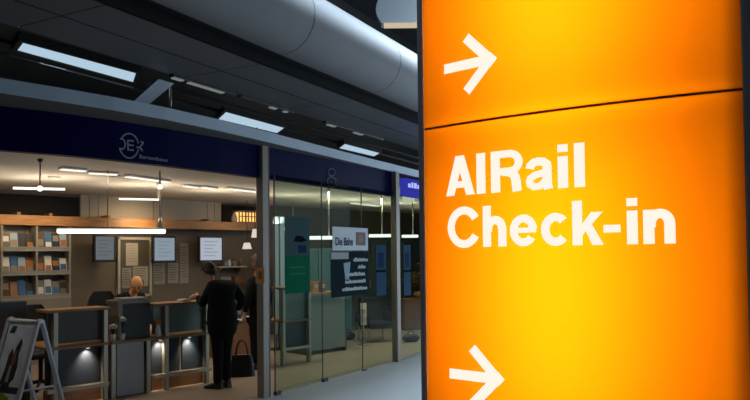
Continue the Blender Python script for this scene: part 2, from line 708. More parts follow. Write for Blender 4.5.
# slot lights along the panel edge
def slot(x0, y0, x1, y1, blobs, lab):
    a, b = at_height(x0, y0, CAMH + H1 - 0.01), at_height(x1, y1, CAMH + H1 - 0.01)
    ta, tb = a.dot(wd), b.dot(wd)
    s = 5.33
    root = thing('track_light', lab, 'light', S(s, H1 - 0.001, (ta + tb) / 2), math.atan2(wd.y, wd.x), 'track lights along the ceiling panel edge')
    Lh = (tb - ta) / 2
    m = MB(); m.box(-Lh, Lh, -0.03, 0.03, -0.03, 0.0, 0.004); m.build('track', M_BLACK, root)
    for f0, f1 in blobs:
        m = MB(); m.box(-Lh + f0 * 2 * Lh, -Lh + f1 * 2 * Lh, -0.028, 0.028, -0.045, -0.03, 0.004)
        m.build('diffuser', emissive('track_diffuser', (0.75, 0.82, 0.80), 0.22), root)


slot(170, 75, 228, 95, [(0.02, 0.16), (0.25, 0.42), (0.44, 0.80)], 'dark track light with pale strips above the bracket')
slot(243, 95, 292, 112, [(0.55, 0.66), (0.82, 0.88)], 'dark track light with two small lamps above the second ceiling panel light')
slot(330, 121, 385, 139, [(0.05, 0.16), (0.48, 0.62)], 'dark track light with two small lamps above the furthest ceiling panel light')


# pale-blue luminaires in the recess
def ceiling_panel(c4, lab, split=None, lip=True):
    pts = [at_height(x, y, CAMH + 2.27) for x, y in c4]
    c = sum(pts, Vector()) / 4
    root = thing('ceiling_light', lab, 'light', c, 0, 'pale blue panel lights in the ceiling recess')
    q = [p - c for p in pts]
    m = MB()
    if split:
        e0, e1 = q[0].lerp(q[3], split - 0.012), q[1].lerp(q[2], split - 0.012)
        f0, f1 = q[0].lerp(q[3], split + 0.012), q[1].lerp(q[2], split + 0.012)
        m.prism([q[0], q[1], e1, e0], (0, 0, 0.03))
        m.prism([f0, f1, q[2], q[3]], (0, 0, 0.03))
    else:
        m.prism(q, (0, 0, 0.03))
    m.build('diffuser', M_SKYPANEL, root)
    m = MB()
    ex = (q[3] - q[0]).normalized()
    ey = (q[1] - q[0]).normalized()
    o = [q[0] - ex * .06 - ey * .05, q[1] - ex * .06 + ey * .05, q[2] + ex * .06 + ey * .05, q[3] + ex * .06 - ey * .05]
    for i in range(4):
        j = (i + 1) % 4
        m.prism([q[i] + Vector((0, 0, -.01)), o[i] + Vector((0, 0, -.01)), o[j] + Vector((0, 0, -.01)), q[j] + Vector((0, 0, -.01))], (0, 0, 0.09))
    m.build('frame', M_DARKCLAD, root)
    if lip:
        m = MB()
        d = -ey * 0.10 + Vector((0, 0, -0.03))
        m.tube([o[0] + d, o[3] + d], 0.012)
        m.build('lip', M_ALU, root)
    l = area('panel_light', c + Vector((0, 0, -0.03)), (0, 0, -1), 1.2, 0.3, 6, (0.65, 0.82, 1.0))
    return root


ceiling_panel([(17, 50), (23, 42), (136, 72.5), (133, 82)], 'longest pale blue ceiling light, at upper left over the dark fascia')
ceiling_panel([(218, 119), (226, 111.5), (284.5, 127.5), (277, 133)], 'pale blue ceiling light in two halves, above the glass door post', 0.63, False)
ceiling_panel([(339, 148), (345, 143.5), (380, 152.8), (374, 156.3)], 'smallest and furthest pale blue ceiling light, near the orange pylon', 0.6, False)

# ------------------------------------------------------------------ facade plan
ZF0, ZF1 = CAMH + 1.03, CAMH + 1.44
fas_px = [(-70, 144.5), (0, 149.5), (55, 153.6), (110, 158.8), (165, 165), (220, 171.8), (262, 177.5), (310, 184.0), (353, 190.2), (397, 196.4)]
FP = [at_height(x, y, ZF0) for x, y in fas_px]
FP = [Vector((p.x, p.y, 0)) for p in FP]
# smooth a little
for _ in range(2):
    FP = [FP[0]] + [(FP[i - 1] + FP[i] * 2 + FP[i + 1]) / 4 for i in range(1, len(FP) - 1)] + [FP[-1]]
FP.insert(0, FP[0] - (FP[1] - FP[0]).normalized() * 2.5)
dlast = (FP[-1] - FP[-3]).normalized()
FEXT = FP[-1] + dlast * 4.0


def offs(poly, d):
    out = []
    for i, p in enumerate(poly):
        t = (poly[min(i + 1, len(poly) - 1)] - poly[max(i - 1, 0)]).normalized()
        out.append(p + Vector((-t.y, t.x, 0)) * d)
    return out


def ribbon(mb, poly, d0, d1, z0, z1):
    a, b = offs(poly, d0), offs(poly, d1)
    for i in range(len(poly) - 1):
        zz = lambda p, z: (p.x, p.y, z)
        mb.hexa([zz(a[i], z0), zz(a[i + 1], z0), zz(b[i + 1], z0), zz(b[i], z0)],
                [zz(a[i], z1), zz(a[i + 1], z1), zz(b[i + 1], z1), zz(b[i], z1)])
    return mb


fas = ribbon(MB(), FP, 0.0, 0.12, ZF0, ZF1).build('shop_fascia', M_FASCIA)
tag(fas, 'long navy blue fascia above the open shop front with pale logos', 'fascia')


def on_fascia(x, y, out=0.006):
    best = None
    for i in range(len(FP) - 1):
        t = (FP[i + 1] - FP[i]).normalized()
        n = Vector((t.y, -t.x, 0))
        p = at_plane(x, y, FP[i], n)
        k = (p - FP[i]).dot(t)
        Lk = (FP[i + 1] - FP[i]).length
        if (-0.02 <= k <= Lk + 0.02):
            return p + n * out, t, n
    t = (FP[-1] - FP[-2]).normalized()
    n = Vector((t.y, -t.x, 0))
    return at_plane(x, y, FP[-1], n) + n * out, t, n


def fas_stroke(mb, pts, w):
    P = [on_fascia(*p)[0] for p in pts]
    r = w / 2
    for i in range(len(P) - 1):
        d = (P[i + 1] - P[i]).normalized()
        n = on_fascia(*pts[i])[2]
        sd = d.cross(n).normalized() * r
        a, b = P[i] - d * r * .5, P[i + 1] + d * r * .5
        mb.prism([a - sd, a + sd, b + sd, b - sd], n * 0.004)


def px_text(mb, body, x0, y0, x1, y1, hpx):
    """text laid along a pixel baseline on the fascia, as real letters"""
    p0, t, n = on_fascia(x0, y0)
    p1 = on_fascia(x1, y1)[0]
    pu = on_fascia(x0, y0 - hpx)[0]
    cu = bpy.data.curves.new('txt', 'FONT')
    cu.body = body
    cu.size = 1.0
    cu.offset = 0.012
    to = bpy.data.objects.new('txt', cu)
    COL.objects.link(to)
    dg = bpy.context.evaluated_depsgraph_get()
    me = bpy.data.meshes.new_from_object(to.evaluated_get(dg))
    xs_ = [v.co.x for v in me.vertices]
    ys_ = [v.co.y for v in me.vertices]
    kx = (p1 - p0).length / max(xs_)
    ky = (pu - p0).length / 0.72
    ex = (p1 - p0).normalized()
    idx = []
    for v in me.vertices:
        idx.append(mb.bm.verts.new(p0 + ex * (v.co.x * kx) + Vector((0, 0, v.co.y * ky)) + n * 0.004))
    for f in me.polygons:
        mb.face([idx[k] for k in f.vertices])
    bpy.data.objects.remove(to)
    bpy.data.meshes.remove(me)


def epx(cx, cy, rx, ry, a0, a1, n=16, slope=0.10):
    return [(cx + rx * math.cos(math.radians(a0 + (a1 - a0) * i / n)), cy - ry * math.sin(math.radians(a0 + (a1 - a0) * i / n)) + slope * rx * math.cos(math.radians(a0 + (a1 - a0) * i / n))) for i in range(n + 1)]


mb = MB()
LWD = 0.016
fas_stroke(mb, epx(129.0, 145.5, 9.2, 11.8, 15, 150), LWD)
fas_stroke(mb, epx(128.5, 146.0, 9.6, 12.0, 195, 345), LWD)
fas_stroke(mb, epx(121.2, 144.0, 3.6, 5.2, 110, -100, 8), LWD)
fas_stroke(mb, [(127.4, 140.6), (127.6, 149.8)], LWD)
for yy in (140.6, 145.0, 149.8):
    fas_stroke(mb, [(127.6, yy), (133.0, yy + 0.5)], LWD)
fas_stroke(mb, [(136.5, 147.4), (139.6, 147.6), (142.0, 150.8)], LWD)
fas_stroke(mb, [(139.6, 147.2), (143.0, 142.6), (140.4, 141.8)], LWD)
px_text(mb, 'Bartenbaus', 138.4, 158.2, 167.0, 162.0, 3.9)
mb.build('logo', M_LOGO, fas, recalc=False)
mb = MB()
fas_stroke(mb, epx(331.3, 172.2, 3.6, 3.6, 0, 360, 14), 0.012)
fas_stroke(mb, epx(331.0, 182.0, 4.4, 5.0, 0, 360, 14), 0.012)
fas_stroke(mb, [(328.5, 175.0), (337.0, 180.0)], 0.012)
px_text(mb, 'Bartenbaus', 335.5, 186.0, 348.5, 188.0, 1.9)
mb.build('logo', mat('dim_lettering', (0.05, 0.055, 0.07), 0.5), fas, recalc=False)

# beam over the fascia; daylit face and shaded underside put into two colours
beam_px = [(-70, 82), (0, 92.5), (60, 101), (110, 108.5), (160, 117), (210, 127), (262, 140), (310, 152.5), (360, 164), (420, 178), (470, 189)]
ZB0 = CAMH + 1.44
BP = [at_height(x, y, ZB0) for x, y in beam_px]
BP = [Vector((p.x, p.y, 0)) for p in BP]
for _ in range(3):
    BP = [BP[0]] + [(BP[i - 1] + BP[i] * 2 + BP[i + 1]) / 4 for i in range(1, len(BP) - 1)] + [BP[-1]]
BP.insert(0, BP[0] - (BP[1] - BP[0]).normalized() * 2.5)
BP.append(BP[-1] + (BP[-1] - BP[-2]).normalized() * 3.0)
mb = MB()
mb.use(M_BEAM_LIT)
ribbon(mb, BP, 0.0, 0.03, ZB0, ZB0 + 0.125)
mb.use(M_BEAM_SHADED)
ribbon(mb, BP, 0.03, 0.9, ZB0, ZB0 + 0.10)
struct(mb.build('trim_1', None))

# bracket and strut between beam and soffit
pa = at_height(134, 105, ZB0 + .11); pb = at_height(146, 106, ZB0 + .11)
root = thing('ceiling_bracket', 'pale blue grey angled bracket with a slim strut above the beam', 'bracket', pa)
q = [at_depth(132, 103, pa.y), at_depth(159, 79, pa.y + .35), at_depth(174, 83.5, pa.y + .5), at_depth(147, 106, pa.y + .15)]
m = MB(); m.prism([p - pa for p in q], (-0.02, 0.03, 0.0)); m.build('plate', mat('pale_bracket', (.62, .70, .78), .5), root)
q = [at_depth(170.5, 86, pa.y + .5), at_depth(170.5, 107, pa.y + .3)]
m = MB(); m.tube([q[0] - pa, q[1] - pa], 0.014, 8); m.build('strut', M_METAL, root)

# far raft seen beyond the nose
root = thing('overhead_raft', 'pale blue grey overhead raft with cream lit lower edge beside the orange pylon', 'ceiling raft', at_depth(430, 20, 15.0))
c = root.location
Wr, Hr = 1.05, 0.62
prof = [(-Wr, -0.06)] + [(-Wr - .12 * math.sin(PI * i / 8), -0.06 + Hr * i / 8) for i in range(1, 8)] + [(-Wr, Hr), (2.2, Hr), (2.2, -0.06)]
m = MB(); m.prism([(x, 0, z) for x, z in prof], (0, .3, 0)); m.build('body', mat('raft_grey', (0.80, 0.88, 0.93), 0.6), root)
m = MB(); m.box(-Wr + .05, 2.2, -0.02, 0.04, -0.16, -0.06); m.build('lit_edge', emissive('cream_edge', (0.75, 0.62, 0.42), 0.8), root)

# ------------------------------------------------------------------ floors, shop shell
mb = MB(); mb.box(-16, 14, -5, 34, -0.1, 0.0); struct(mb.build('floor', M_FLOOR))
BW = 4.2                       # back wall distance behind the counter line
FPX2 = FP + [FEXT]
inner = offs(FPX2, 0.13)


def shop_poly(z):
    a0 = -5.2
    a1 = 16.0
    return [(p.x, p.y, z) for p in inner] + [tuple(W(a1, BW - 1.0, z)), tuple(W(a1, BW, z)), tuple(W(a0, BW, z))]




def wall_between(name, p, q, m_):
    d = (q - p).normalized()
    nn = Vector((-d.y, d.x, 0)) * .1
    mm = MB()
    mm.hexa([(p.x, p.y, 0), (q.x, q.y, 0), (q.x + nn.x, q.y + nn.y, 0), (p.x + nn.x, p.y + nn.y, 0)],
            [(p.x, p.y, ZF1), (q.x, q.y, ZF1), (q.x + nn.x, q.y + nn.y, ZF1), (p.x + nn.x, p.y + nn.y, ZF1)])
    return struct(mm.build(name, m_))


wall_between('wall_right', FEXT + dlast * .02, W(16.0, BW), M_WALL)
wall_between('wall_left', W(-5.25, BW), FP[0] - (FP[1] - FP[0]).normalized() * .25, M_WALL)
mb = MB(); mb.prism(shop_poly(0.0), (0, 0, 0.006)); struct(mb.build('floor_shop', M_SFLOOR))
CZ = CAMH + 1.2
mb = MB(); mb.prism(shop_poly(CZ), (0, 0, 0.05)); struct(mb.build('ceiling_shop', M_SCEIL))
mb = MB()
mb.use(M_WALL)
mb.box(-5.2, 15.95, BW, BW + 0.1, 0, CZ)
o = struct(mb.build('wall_back', None)); o.location = S0; o.rotation_euler = (0, 0, SHOP_ROT)
# upper pale wall panels with seams, right of the dark opening
a0, z0 = L(79, 214, BW); a1, _ = L(220, 214, BW)
mb = MB()
zz = L(110, 222, BW)[1]
ed = [a0] + [L(x, 214, BW)[0] for x in (88, 97, 106, 152, 160, 206, 213)] + [a1]
for i in range(len(ed) - 1):
    mb.box(ed[i] + .006, ed[i + 1] - .006, BW - 0.05, BW, zz, CZ)
o = struct(mb.build('trim_2', M_WALLP)); o.location = S0; o.rotation_euler = (0, 0, SHOP_ROT)
# black slabs for openings above the pelmet, their shade put into the colour
mb = MB(); mb.box(-5.0, a0 - .02, BW - .06, BW, zz, CZ - 0.06); o = struct(mb.build('trim_3', M_CAVITY_SHADE)); o.location = S0; o.rotation_euler = (0, 0, SHOP_ROT)
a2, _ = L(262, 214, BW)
mb = MB(); mb.box(a1 + .03, a2, BW - .06, BW, zz, L(240, 206, BW)[1]); o = struct(mb.build('trim_4', M_CAVITY_SHADE)); o.location = S0; o.rotation_euler = (0, 0, SHOP_ROT)

# wooden pelmet
bp_ = BW - 0.35
ap0, zp0 = L(-80, 214, bp_)
ap1, zp1 = L(262, 229, bp_)
zt = L(100, 217.5, bp_)[1]; zb_ = L(100, 227, bp_)[1]
root = shop_thing('wooden_pelmet', 'long orange oak pelmet running across the back wall', 'pelmet', 0, bp_)
m = MB(); m.box(ap0, ap1, 0, 0.30, zb_, zt, 0.008); m.build('board', M_WOODO, root)
for x in (20, 52, 110, 210):
    a, _ = L(x, 220, bp_)
    m = MB(); m.box(a - .03, a + .03, 0.05, 0.34, zt, zt + 0.05); m.build('bracket', M_WOOD, root)

# ------------------------------------------------------------------ posts and glass
def post(x0, x1, yb, lab):
    base = at_height((x0 + x1) / 2, yb, 0)
    wdt = (x1 - x0) / FPX * base.y
    return base, wdt


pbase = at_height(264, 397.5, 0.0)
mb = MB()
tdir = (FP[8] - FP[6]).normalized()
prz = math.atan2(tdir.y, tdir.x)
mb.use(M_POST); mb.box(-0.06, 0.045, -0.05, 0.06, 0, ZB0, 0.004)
mb.use(M_BLACK); mb.box(0.047, 0.085, -0.04, 0.05, 0, ZB0)  # the post's shaded right side, put in as a black strip
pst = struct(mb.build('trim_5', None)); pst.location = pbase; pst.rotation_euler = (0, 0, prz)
gl0 = at_height(275, 395.5, 0.0)
gl1 = at_height(397, 361.5, 0.0)
gd = (gl1 - gl0).normalized()
grz = math.atan2(gd.y, gd.x)
glen = (gl1 - gl0).length
gn = Vector((gd.y, -gd.x, 0))
print('glass yaw', 90 - math.degrees(grz), 'len', glen, 'post', pbase, 'fascia', FP)


def on_glass(x, y):
    p = at_plane(x, y, gl0, gn)
    return (p - gl0).dot(gd), p.z


cuts = [0.0] + [on_glass(x, 300)[0] for x in (322, 362, 397)]
k = 1
for i in range(len(cuts) - 1):
    w = thing('window_%d' % k, None, None, gl0, grz)
    struct(w)
    m = MB(); m.box(cuts[i] + .006, cuts[i + 1] - .006, -0.006, 0.006, 0.02, ZF0 + .05); struct(m.build('pane', M_GLASS, w))
    m = MB()
    m.box(cuts[i], cuts[i] + (.014 if i == 0 else .006), -0.008, 0.008, 0.0, ZF0 + .05)
    struct(m.build('glass_edge', mat('dark_glass_edge', (0.02, 0.03, 0.028), 0.3) if i == 0 else mat('green_glass_edge', (0.07, 0.10, 0.09), 0.2), w))
    m = MB(); m.box(cuts[i] + .0, cuts[i] + .11, -0.022, 0.022, 0.0, 0.05 if i < 2 else .015, .003); struct(m.build('patch_fitting', M_BLACK, w))
    k += 1
ext = on_glass(470, 330)[0]
w = struct(thing('window_%d' % k, None, None, gl0, grz))
m = MB(); m.box(cuts[-1] + .12, cuts[-1] + 3.2, -0.006, 0.006, 0.02, ZF0 + .05); struct(m.build('pane', M_GLASS, w))
m = MB(); m.box(cuts[-1] + .12, cuts[-1] + 3.2, -0.02, 0.02, 0.0, 0.02); struct(m.build('bottom_rail', M_ALU, w))
mb = MB(); mb.box(-0.055, 0.065, -0.05, 0.06, 0, ZF1, .004)
pst2 = struct(mb.build('trim_6', M_POST)); pst2.location = gl1; pst2.rotation_euler = (0, 0, grz)
# orange plate on the post
root = thing('door_plate', 'small orange plate fixed on the taupe door post', 'plate', at_depth(260.5, 275.5, pbase.y - 0.12), 0.3)
m = MB(); m.box(-.06, .05, -.008, .008, -.10, .10, .003); m.build('plate', M_ORPLATE, root)
m = MB(); m.box(-.03, .022, -.011, -.008, -.05, .055); m.build('pictogram', mat('brown_print', (0.22, 0.09, 0.03), .6), root)


# blue lit sign beyond second post
def glass_local(x, y, off=0.0):
    p = at_plane(x, y, gl0 + gn * off, gn)
    return (p - gl0).dot(gd), p.z


ga, gz0 = glass_local(403, 196, .0)
gb = ga + 3.0
_, gz1 = glass_local(403, 178, .0)
root = thing('blue_shop_sign', 'blue lit shop sign with pale lettering beyond the far post', 'sign', gl0 + gd * ga, grz)
m = MB(); m.box(0, 3.0, -0.05, 0.06, gz0, gz1, .004); m.build('panel', M_BLUELIT, root)
m = MB()
hh = gz1 - gz0
xk = 0.10
for i in range(14):
    wl = random.choice([.07, .09, .11])
    m.box(xk, xk + wl, -0.056, -0.05, gz0 + hh * .50, gz0 + hh * (.80 if i % 3 else .72))
    xk += wl + .035
m.build('lettering', M_BLUETXT, root)
ga, gz = glass_local(408.5, 197, -.3)
p = gl0 - gn * .3 + gd * ga
root = thing('lantern', 'small white box lamp hanging below the blue lit sign', 'lamp', (p.x, p.y, gz), grz)
m = MB(); m.box(-.09, .09, -.09, .09, -.11, .11, .015); m.build('shade', emissive('cream_lamp', (0.9, 0.85, 0.66), 0.8), root)
m = MB(); m.tube([(0, 0, .11), (0, 0, CZ - gz)], .008, 6); m.build('rod', M_METAL, root)

# ------------------------------------------------------------------ shop ceiling lamps
def ceil_lamp(x0, y0, x1, y1, lab):
    p0, p1 = at_height(x0, y0, CZ - 0.03), at_height(x1, y1, CZ - 0.03)
    c = (p0 + p1) / 2
    d = (p1 - p0)
    root = thing('strip_light', lab, 'light', (c.x, c.y, CZ - .003), math.atan2(d.y, d.x), 'strip lights on the shop ceiling')
    h = d.length / 2
    m = MB(); m.box(-h - .01, h + .01, -.06, .06, -.025, 0, .004); m.build('housing', M_WHITE, root)
    m = MB(); m.box(-h, h, -.055, .055, -.04, -.03, .004); m.build('diffuser', M_CEILTUBE, root)


ceil_lamp(61, 169, 85, 171, 'ceiling strip light nearest the hanging rod lamp on the left')
ceil_lamp(89, 173, 117, 174.5, 'ceiling strip light second from left, below the fascia logo')
ceil_lamp(127, 176.5, 168, 182, 'brightest ceiling strip light, over the middle counter')
ceil_lamp(185, 186, 197, 187.5, 'short ceiling strip light right of the hanging bar rod')
ceil_lamp(203, 187.3, 215, 189, 'ceiling strip light over the standing customer')
ceil_lamp(228, 188.5, 258, 192, 'ceiling strip light beside the taupe door post')
ceil_lamp(278, 211, 296, 213.5, 'ceiling strip light just behind the first glass pane')
ceil_lamp(352, 203, 378, 206, 'ceiling strip light behind the third glass pane')


def downlight(x, y, lab):
    p = at_height(x, y, CZ)
    root = thing('downlight', lab, 'light', p, 0, 'round downlights in the shop ceiling')
    m = MB(); m.lathe([(0.09, 0), (0.09, -.015), (0.06, -.02), (0.055, 0)], n=18); m.build('ring', M_WHITE, root)
    m = MB(); m.lathe([(0.055, -.002), (0.05, -.012)], n=18); m.build('lens', M_BLACK, root)


downlight(54.5, 177, 'dark round downlight beside the left hanging lamp rod')
downlight(114, 175.5, 'dark round downlight left of the brightest strip light')


def pendant(xr, y_top, xb0, xb1, yb, Y, lab, rodmat, slope=0.0, ball=True):
    """short pendant with a rod, a ball and a level tube"""
    pb = at_depth(xr, yb, Y)
    root = thing('pendant_lamp', lab, 'lamp', pb, SHOP_ROT - 0.45, 'rod pendant lamps in the shop')
    m = MB(); m.tube([(0, 0, 0), (0, 0, CZ - pb.z - .003)], 0.008, 8); m.build('rod', rodmat, root)
    m = MB(); m.lathe([(0.03, 0), (0.03, -.02), (0.012, -.04)], c=(0, 0, CZ - pb.z - .003)); m.build('ceiling_rose', rodmat, root)
    if ball:
        m = MB(); m.ball((0, 0, 0), 0.034); m.build('globe', M_BULB, root)
    k = Y / FPX
    m = MB()
    m.tube([((xb0 - xr) * k * 1.15, 0, -.002), ((xb1 - xr) * k * 1.15, 0, -.002)], 0.015, 10)
    m.build('tube', M_TUBE, root)
    return root


pendant(40, 165, 19, 60, 188.5, 8.3, 'dark rod pendant with short white tube below the left fascia', M_BLACK)
pendant(158, 172, 126, 160, 199.5, 10.9, 'small tube pendant directly behind the long hanging bar rod', M_WHITE, ball=False)

# the long bar light
pR = at_depth(160, 231, 9.6)
root = thing('bar_light', 'long white bar light hanging over the counters from a pale rod', 'lamp', pR, SHOP_ROT - 0.44)
pLft = at_depth(57, 229, 9.6)
ang = SHOP_ROT - 0.44
# direction of the bar in plan chosen so that its far left end meets the picture
dl = at_height(57, 229.0, pR.z + 0.0)
blen = (pR - at_plane(57, 229, pR, Vector((-math.sin(ang), math.cos(ang), 0)))).length
m = MB(); m.box(-blen, 0.07, -.075, .075, -.035, .02, .015); m.build('diffuser', emissive('bar_white', (1.0, 0.97, 0.90), 2.0), root)
m = MB(); m.box(-blen, 0.07, -.06, .06, .02, .035); m.build('housing', M_WHITE, root)
m = MB(); m.tube([(0, 0, .035), (0, 0, CZ - pR.z - .003)], 0.013, 8)
m.lathe([(0.012, .04), (0.045, .06), (0.03, .13), (0.013, .2)])
m.build('rod', M_METAL, root)
m = MB(); m.tube([(-blen + .62, 0, .035), (-blen + .62, 0, CZ - pR.z - .003)], 0.004, 6); m.build('cable', M_BLACK, root)
m = MB(); m.ball((0, 0, CZ - pR.z - .22), .034); m.build('globe', M_BULB, root)


# hanging bars behind the glass
def bar2(x0, x1, y, Y, rodx, lab):
    p0 = at_depth((x0 + x1) / 2, y, Y)
    root = thing('bar_light', lab, 'lamp', p0, 0.15, 'bar lights behind the glass front')
    h = (x1 - x0) / 2 * Y / FPX
    m = MB(); m.box(-h, h, -.06, .06, -.035, .025, .012); m.build('diffuser', M_TUBE, root)
    xx = (rodx - (x0 + x1) / 2) * Y / FPX
    m = MB(); m.tube([(xx, 0, .02), (xx, 0, CZ - p0.z)], 0.014, 8); m.build('rod', M_METAL, root)


bar2(306, 337, 237.5, 12.2, 329, 'white hanging bar light left of the white window notice')
bar2(369, 391, 235.5, 13.8, 382, 'white hanging bar light between the window notice and the far post')
bar2(402, 418, 236, 15.0, 413, 'white hanging bar light between the far post and the orange pylon')
bar2(284, 302, 228.5, 15.5, 293, 'pale hanging bar light behind the green window banner')

# ------------------------------------------------------------------ counters
zt_ = L(170, 302.5, 0)[1]
zd_ = L(172, 335, 0)[1]
zr_ = L(180, 372.5, 0)[1]
print('counter z', zt_, zd_, zr_)


def A(x, y=350, b=0.0):
    return L(x, y, b)[0]


def counter(lab, x0, x1, posts, upper_mat, spots, navy_splits, shelf_over=0.06, toptrim=True):
    a0, a1 = A(x0), A(x1)
    root = shop_thing('service_counter', lab, 'counter', a0, 0)
    w = a1 - a0
    m = MB(); m.box(0, w, -0.10, 0.28, zt_ - .035, zt_, .006); m.build('top_shelf', M_WOOD, root)
    m = MB(); m.box(.03, w - .03, 0.02, 0.05, zd_ + .03, zt_ - .035); m.build('upper_panel', upper_mat, root)
    m = MB(); m.box(0, w, -0.08, 0.75, zd_ - .035, zd_, .006); m.build('desk_shelf', M_WOOD, root)
    for s0, s1 in navy_splits:
        m = MB(); m.box(w * s0 + .03, w * s1 - .01, 0.06, 0.09, zr_ + .02, zd_ - .035); m.build('front_panel', M_NAVY, root)
    m = MB(); m.box(0, w, -0.07, -0.02, zr_ - .025, zr_ + .025, .005); m.build('foot_rail', M_METAL, root)
    m = MB(); m.box(0.02, w - .02, 0.03, 0.10, 0.006, zr_ - .0, .0); m.build('plinth', M_WOODB, root)
    for xp in posts:
        a = A(xp) - a0
        m = MB(); m.box(a - .028, a + .028, -0.055, 0.03, 0.006, zt_ - .035, .006); m.build('post', M_METAL, root)
    for xs_ in spots:
        a = A(xs_) - a0
        sp = MB(); sp.lathe([(0.03, 0), (0.034, -.02), (0.02, -.022)], c=(a, 0.0, zd_ - .035), n=14)
        so = sp.build('spotlight', M_METAL, root)
        sp = MB(); sp.lathe([(0.019, 0), (0.018, -.003)], c=(a, 0.0, zd_ - .057), n=14); sp.build('lens', M_SPOT, so)
        l = bpy.data.lights.new('counter_spot', 'SPOT')
        l.energy = 30.0; l.spot_size = math.radians(95); l.spot_blend = 0.9; l.color = (1.0, 0.84, 0.60); l.shadow_soft_size = 0.015
        lo = bpy.data.objects.new('counter_spot', l); COL.objects.link(lo)
        lo.location = W(a0 + a, -0.012, zd_ - .066)
        lo.rotation_euler = (V * 0.55 + Vector((0, 0, -1))).to_track_quat('-Z', 'Y').to_euler()
    return root


counter('left service counter with wooden shelves, one spotlight and a dark grey upper panel', 45, 107, [54, 104], M_GREYP, [88], [(0.0, 1.0)])
counter('right service counter with two spotlights over navy panels beside the standing customer', 151.5, 209.5, [165, 205.5], M_GLASSY, [160.5, 189.5], [(0.0, 0.52), (0.52, 1.0)])

# middle kiosk: pale panel + raised back with a dark monitor back
a0, a1 = A(107.8), A(151)
root = shop_thing('reception_desk', 'middle desk with a pale grey front panel and grey framed screen housing', 'desk', a0, 0)
w = a1 - a0
RX = lambda x: A(x) - a0
m = MB(); m.box(RX(115), RX(142), -0.05, -0.02, 0.02, zd_ - .036, .004); m.build('front_panel', M_PALE, root)
m = MB(); m.box(0.0, w, -0.10, 0.75, zd_ - .035, zd_, .006); m.build('desk_shelf', M_WOOD, root)
for xx in (111.5, 146.5):
    m = MB(); m.box(RX(xx) - .03, RX(xx) + .03, -.06, .03, .006, zd_ - .036, .005); m.build('post', M_METAL, root)
m = MB(); m.box(RX(113), RX(145), .1, .13, .006, zd_ - .036); m.build('back_panel', M_GREYP, root)
zk = L(132, 300, 0)[1]
h0, h1 = RX(121), w - .004
m = MB()
m.box(h0 - .05, h1, 0.0, 0.32, zk - .05, zk, .006)
m.box(h0 - .04, h0 + .02, 0.0, 0.30, zd_, zk - .05)
m.build('housing_frame', M_POST, root)
m = MB(); m.box(h0 + .02, h1, 0.02, 0.30, zd_, zk - .052); m.build('housing_panel', M_BLACK, root)
m = MB(); m.box(h0 + .0, h1 - .06, -0.02, .20, zk, zk + .03, .004); m.build('paper_tray', M_PAPER, root)

# little things on the counters
def flowers(x, y, b, lab, n, r, h):
    a, z = L(x, y, b)
    root = shop_thing('flower_pot', lab, 'flowers', a, b, zd_ + .004, 'flower pots on the counter')
    m = MB(); m.lathe([(0.025, 0), (0.034, .09), (0.03, .09), (0.027, .07)], n=14); m.build('pot', M_WHITE if n > 8 else M_WOODB, root)
    m = MB()
    m.use(M_LEAF)
    for i in range(n):
        an = i * 2.4; rr = r * math.sqrt((i + .5) / n)
        tip = (rr * math.cos(an), rr * math.sin(an) * .35, h - rr * .5)
        m.use(M_LEAF); m.tube([(0, 0, .06), (tip[0] * .5, tip[1] * .5, h * .6), tip], .004, 5)
    m.build('stems', None, root)
    m = MB()
    for i in range(n):
        an = i * 2.4; rr = r * math.sqrt((i + .5) / n)
        c = Vector((rr * math.cos(an), rr * math.sin(an) * .35, h - rr * .5))
        for kk in range(5):
            m.ball(c + Vector((.014 * math.cos(kk * 1.256), .01 * math.sin(kk * 2), .014 * math.sin(kk * 1.256))), .016, 7, 5)
    m.build('blossoms', M_FLOWER, root)


flowers(113.2, 333, -.064, 'pot of cream flowers at the left edge of the middle desk', 11, .04, .20)
flowers(122.5, 333, -.064, 'taller pot of cream flowers in front of the screen housing', 9, .03, .28)
a, z = L(156.5, 334, .0)
root = shop_thing('table_figurine', 'small white vase with an orange flower right of the screen housing', 'vase', a, -.036, zd_ + .001)
m = MB(); m.lathe([(0.025, 0), (0.04, .05), (0.03, .12), (0.018, .15), (0.022, .165)], n=14); m.build('vase', M_WHITE, root)
m = MB()
for i in range(6):
    m.ball((.02 * math.cos(i), .015 * math.sin(i), .2 + .01 * (i % 2)), .024, 8, 6)
m.tube([(0, 0, .15), (0, 0, .2)], .006, 6)
m.build('blossom', mat('orange_petals', (.45, .16, .05), .7), root)
a, z = L(185, 301, .05)
root = shop_thing('leaflet_stack', 'small white leaflet stack at the right end of the right counter', 'leaflets', a, 0.08, zt_ + .001)
m = MB(); m.box(-.06, .06, -.08, .08, 0, .03, .004); m.build('sheets', M_WHITE, root)
m = MB(); m.box(-.065, .065, -.085, .085, -.0, .012); m.build('holder', M_METAL, root)


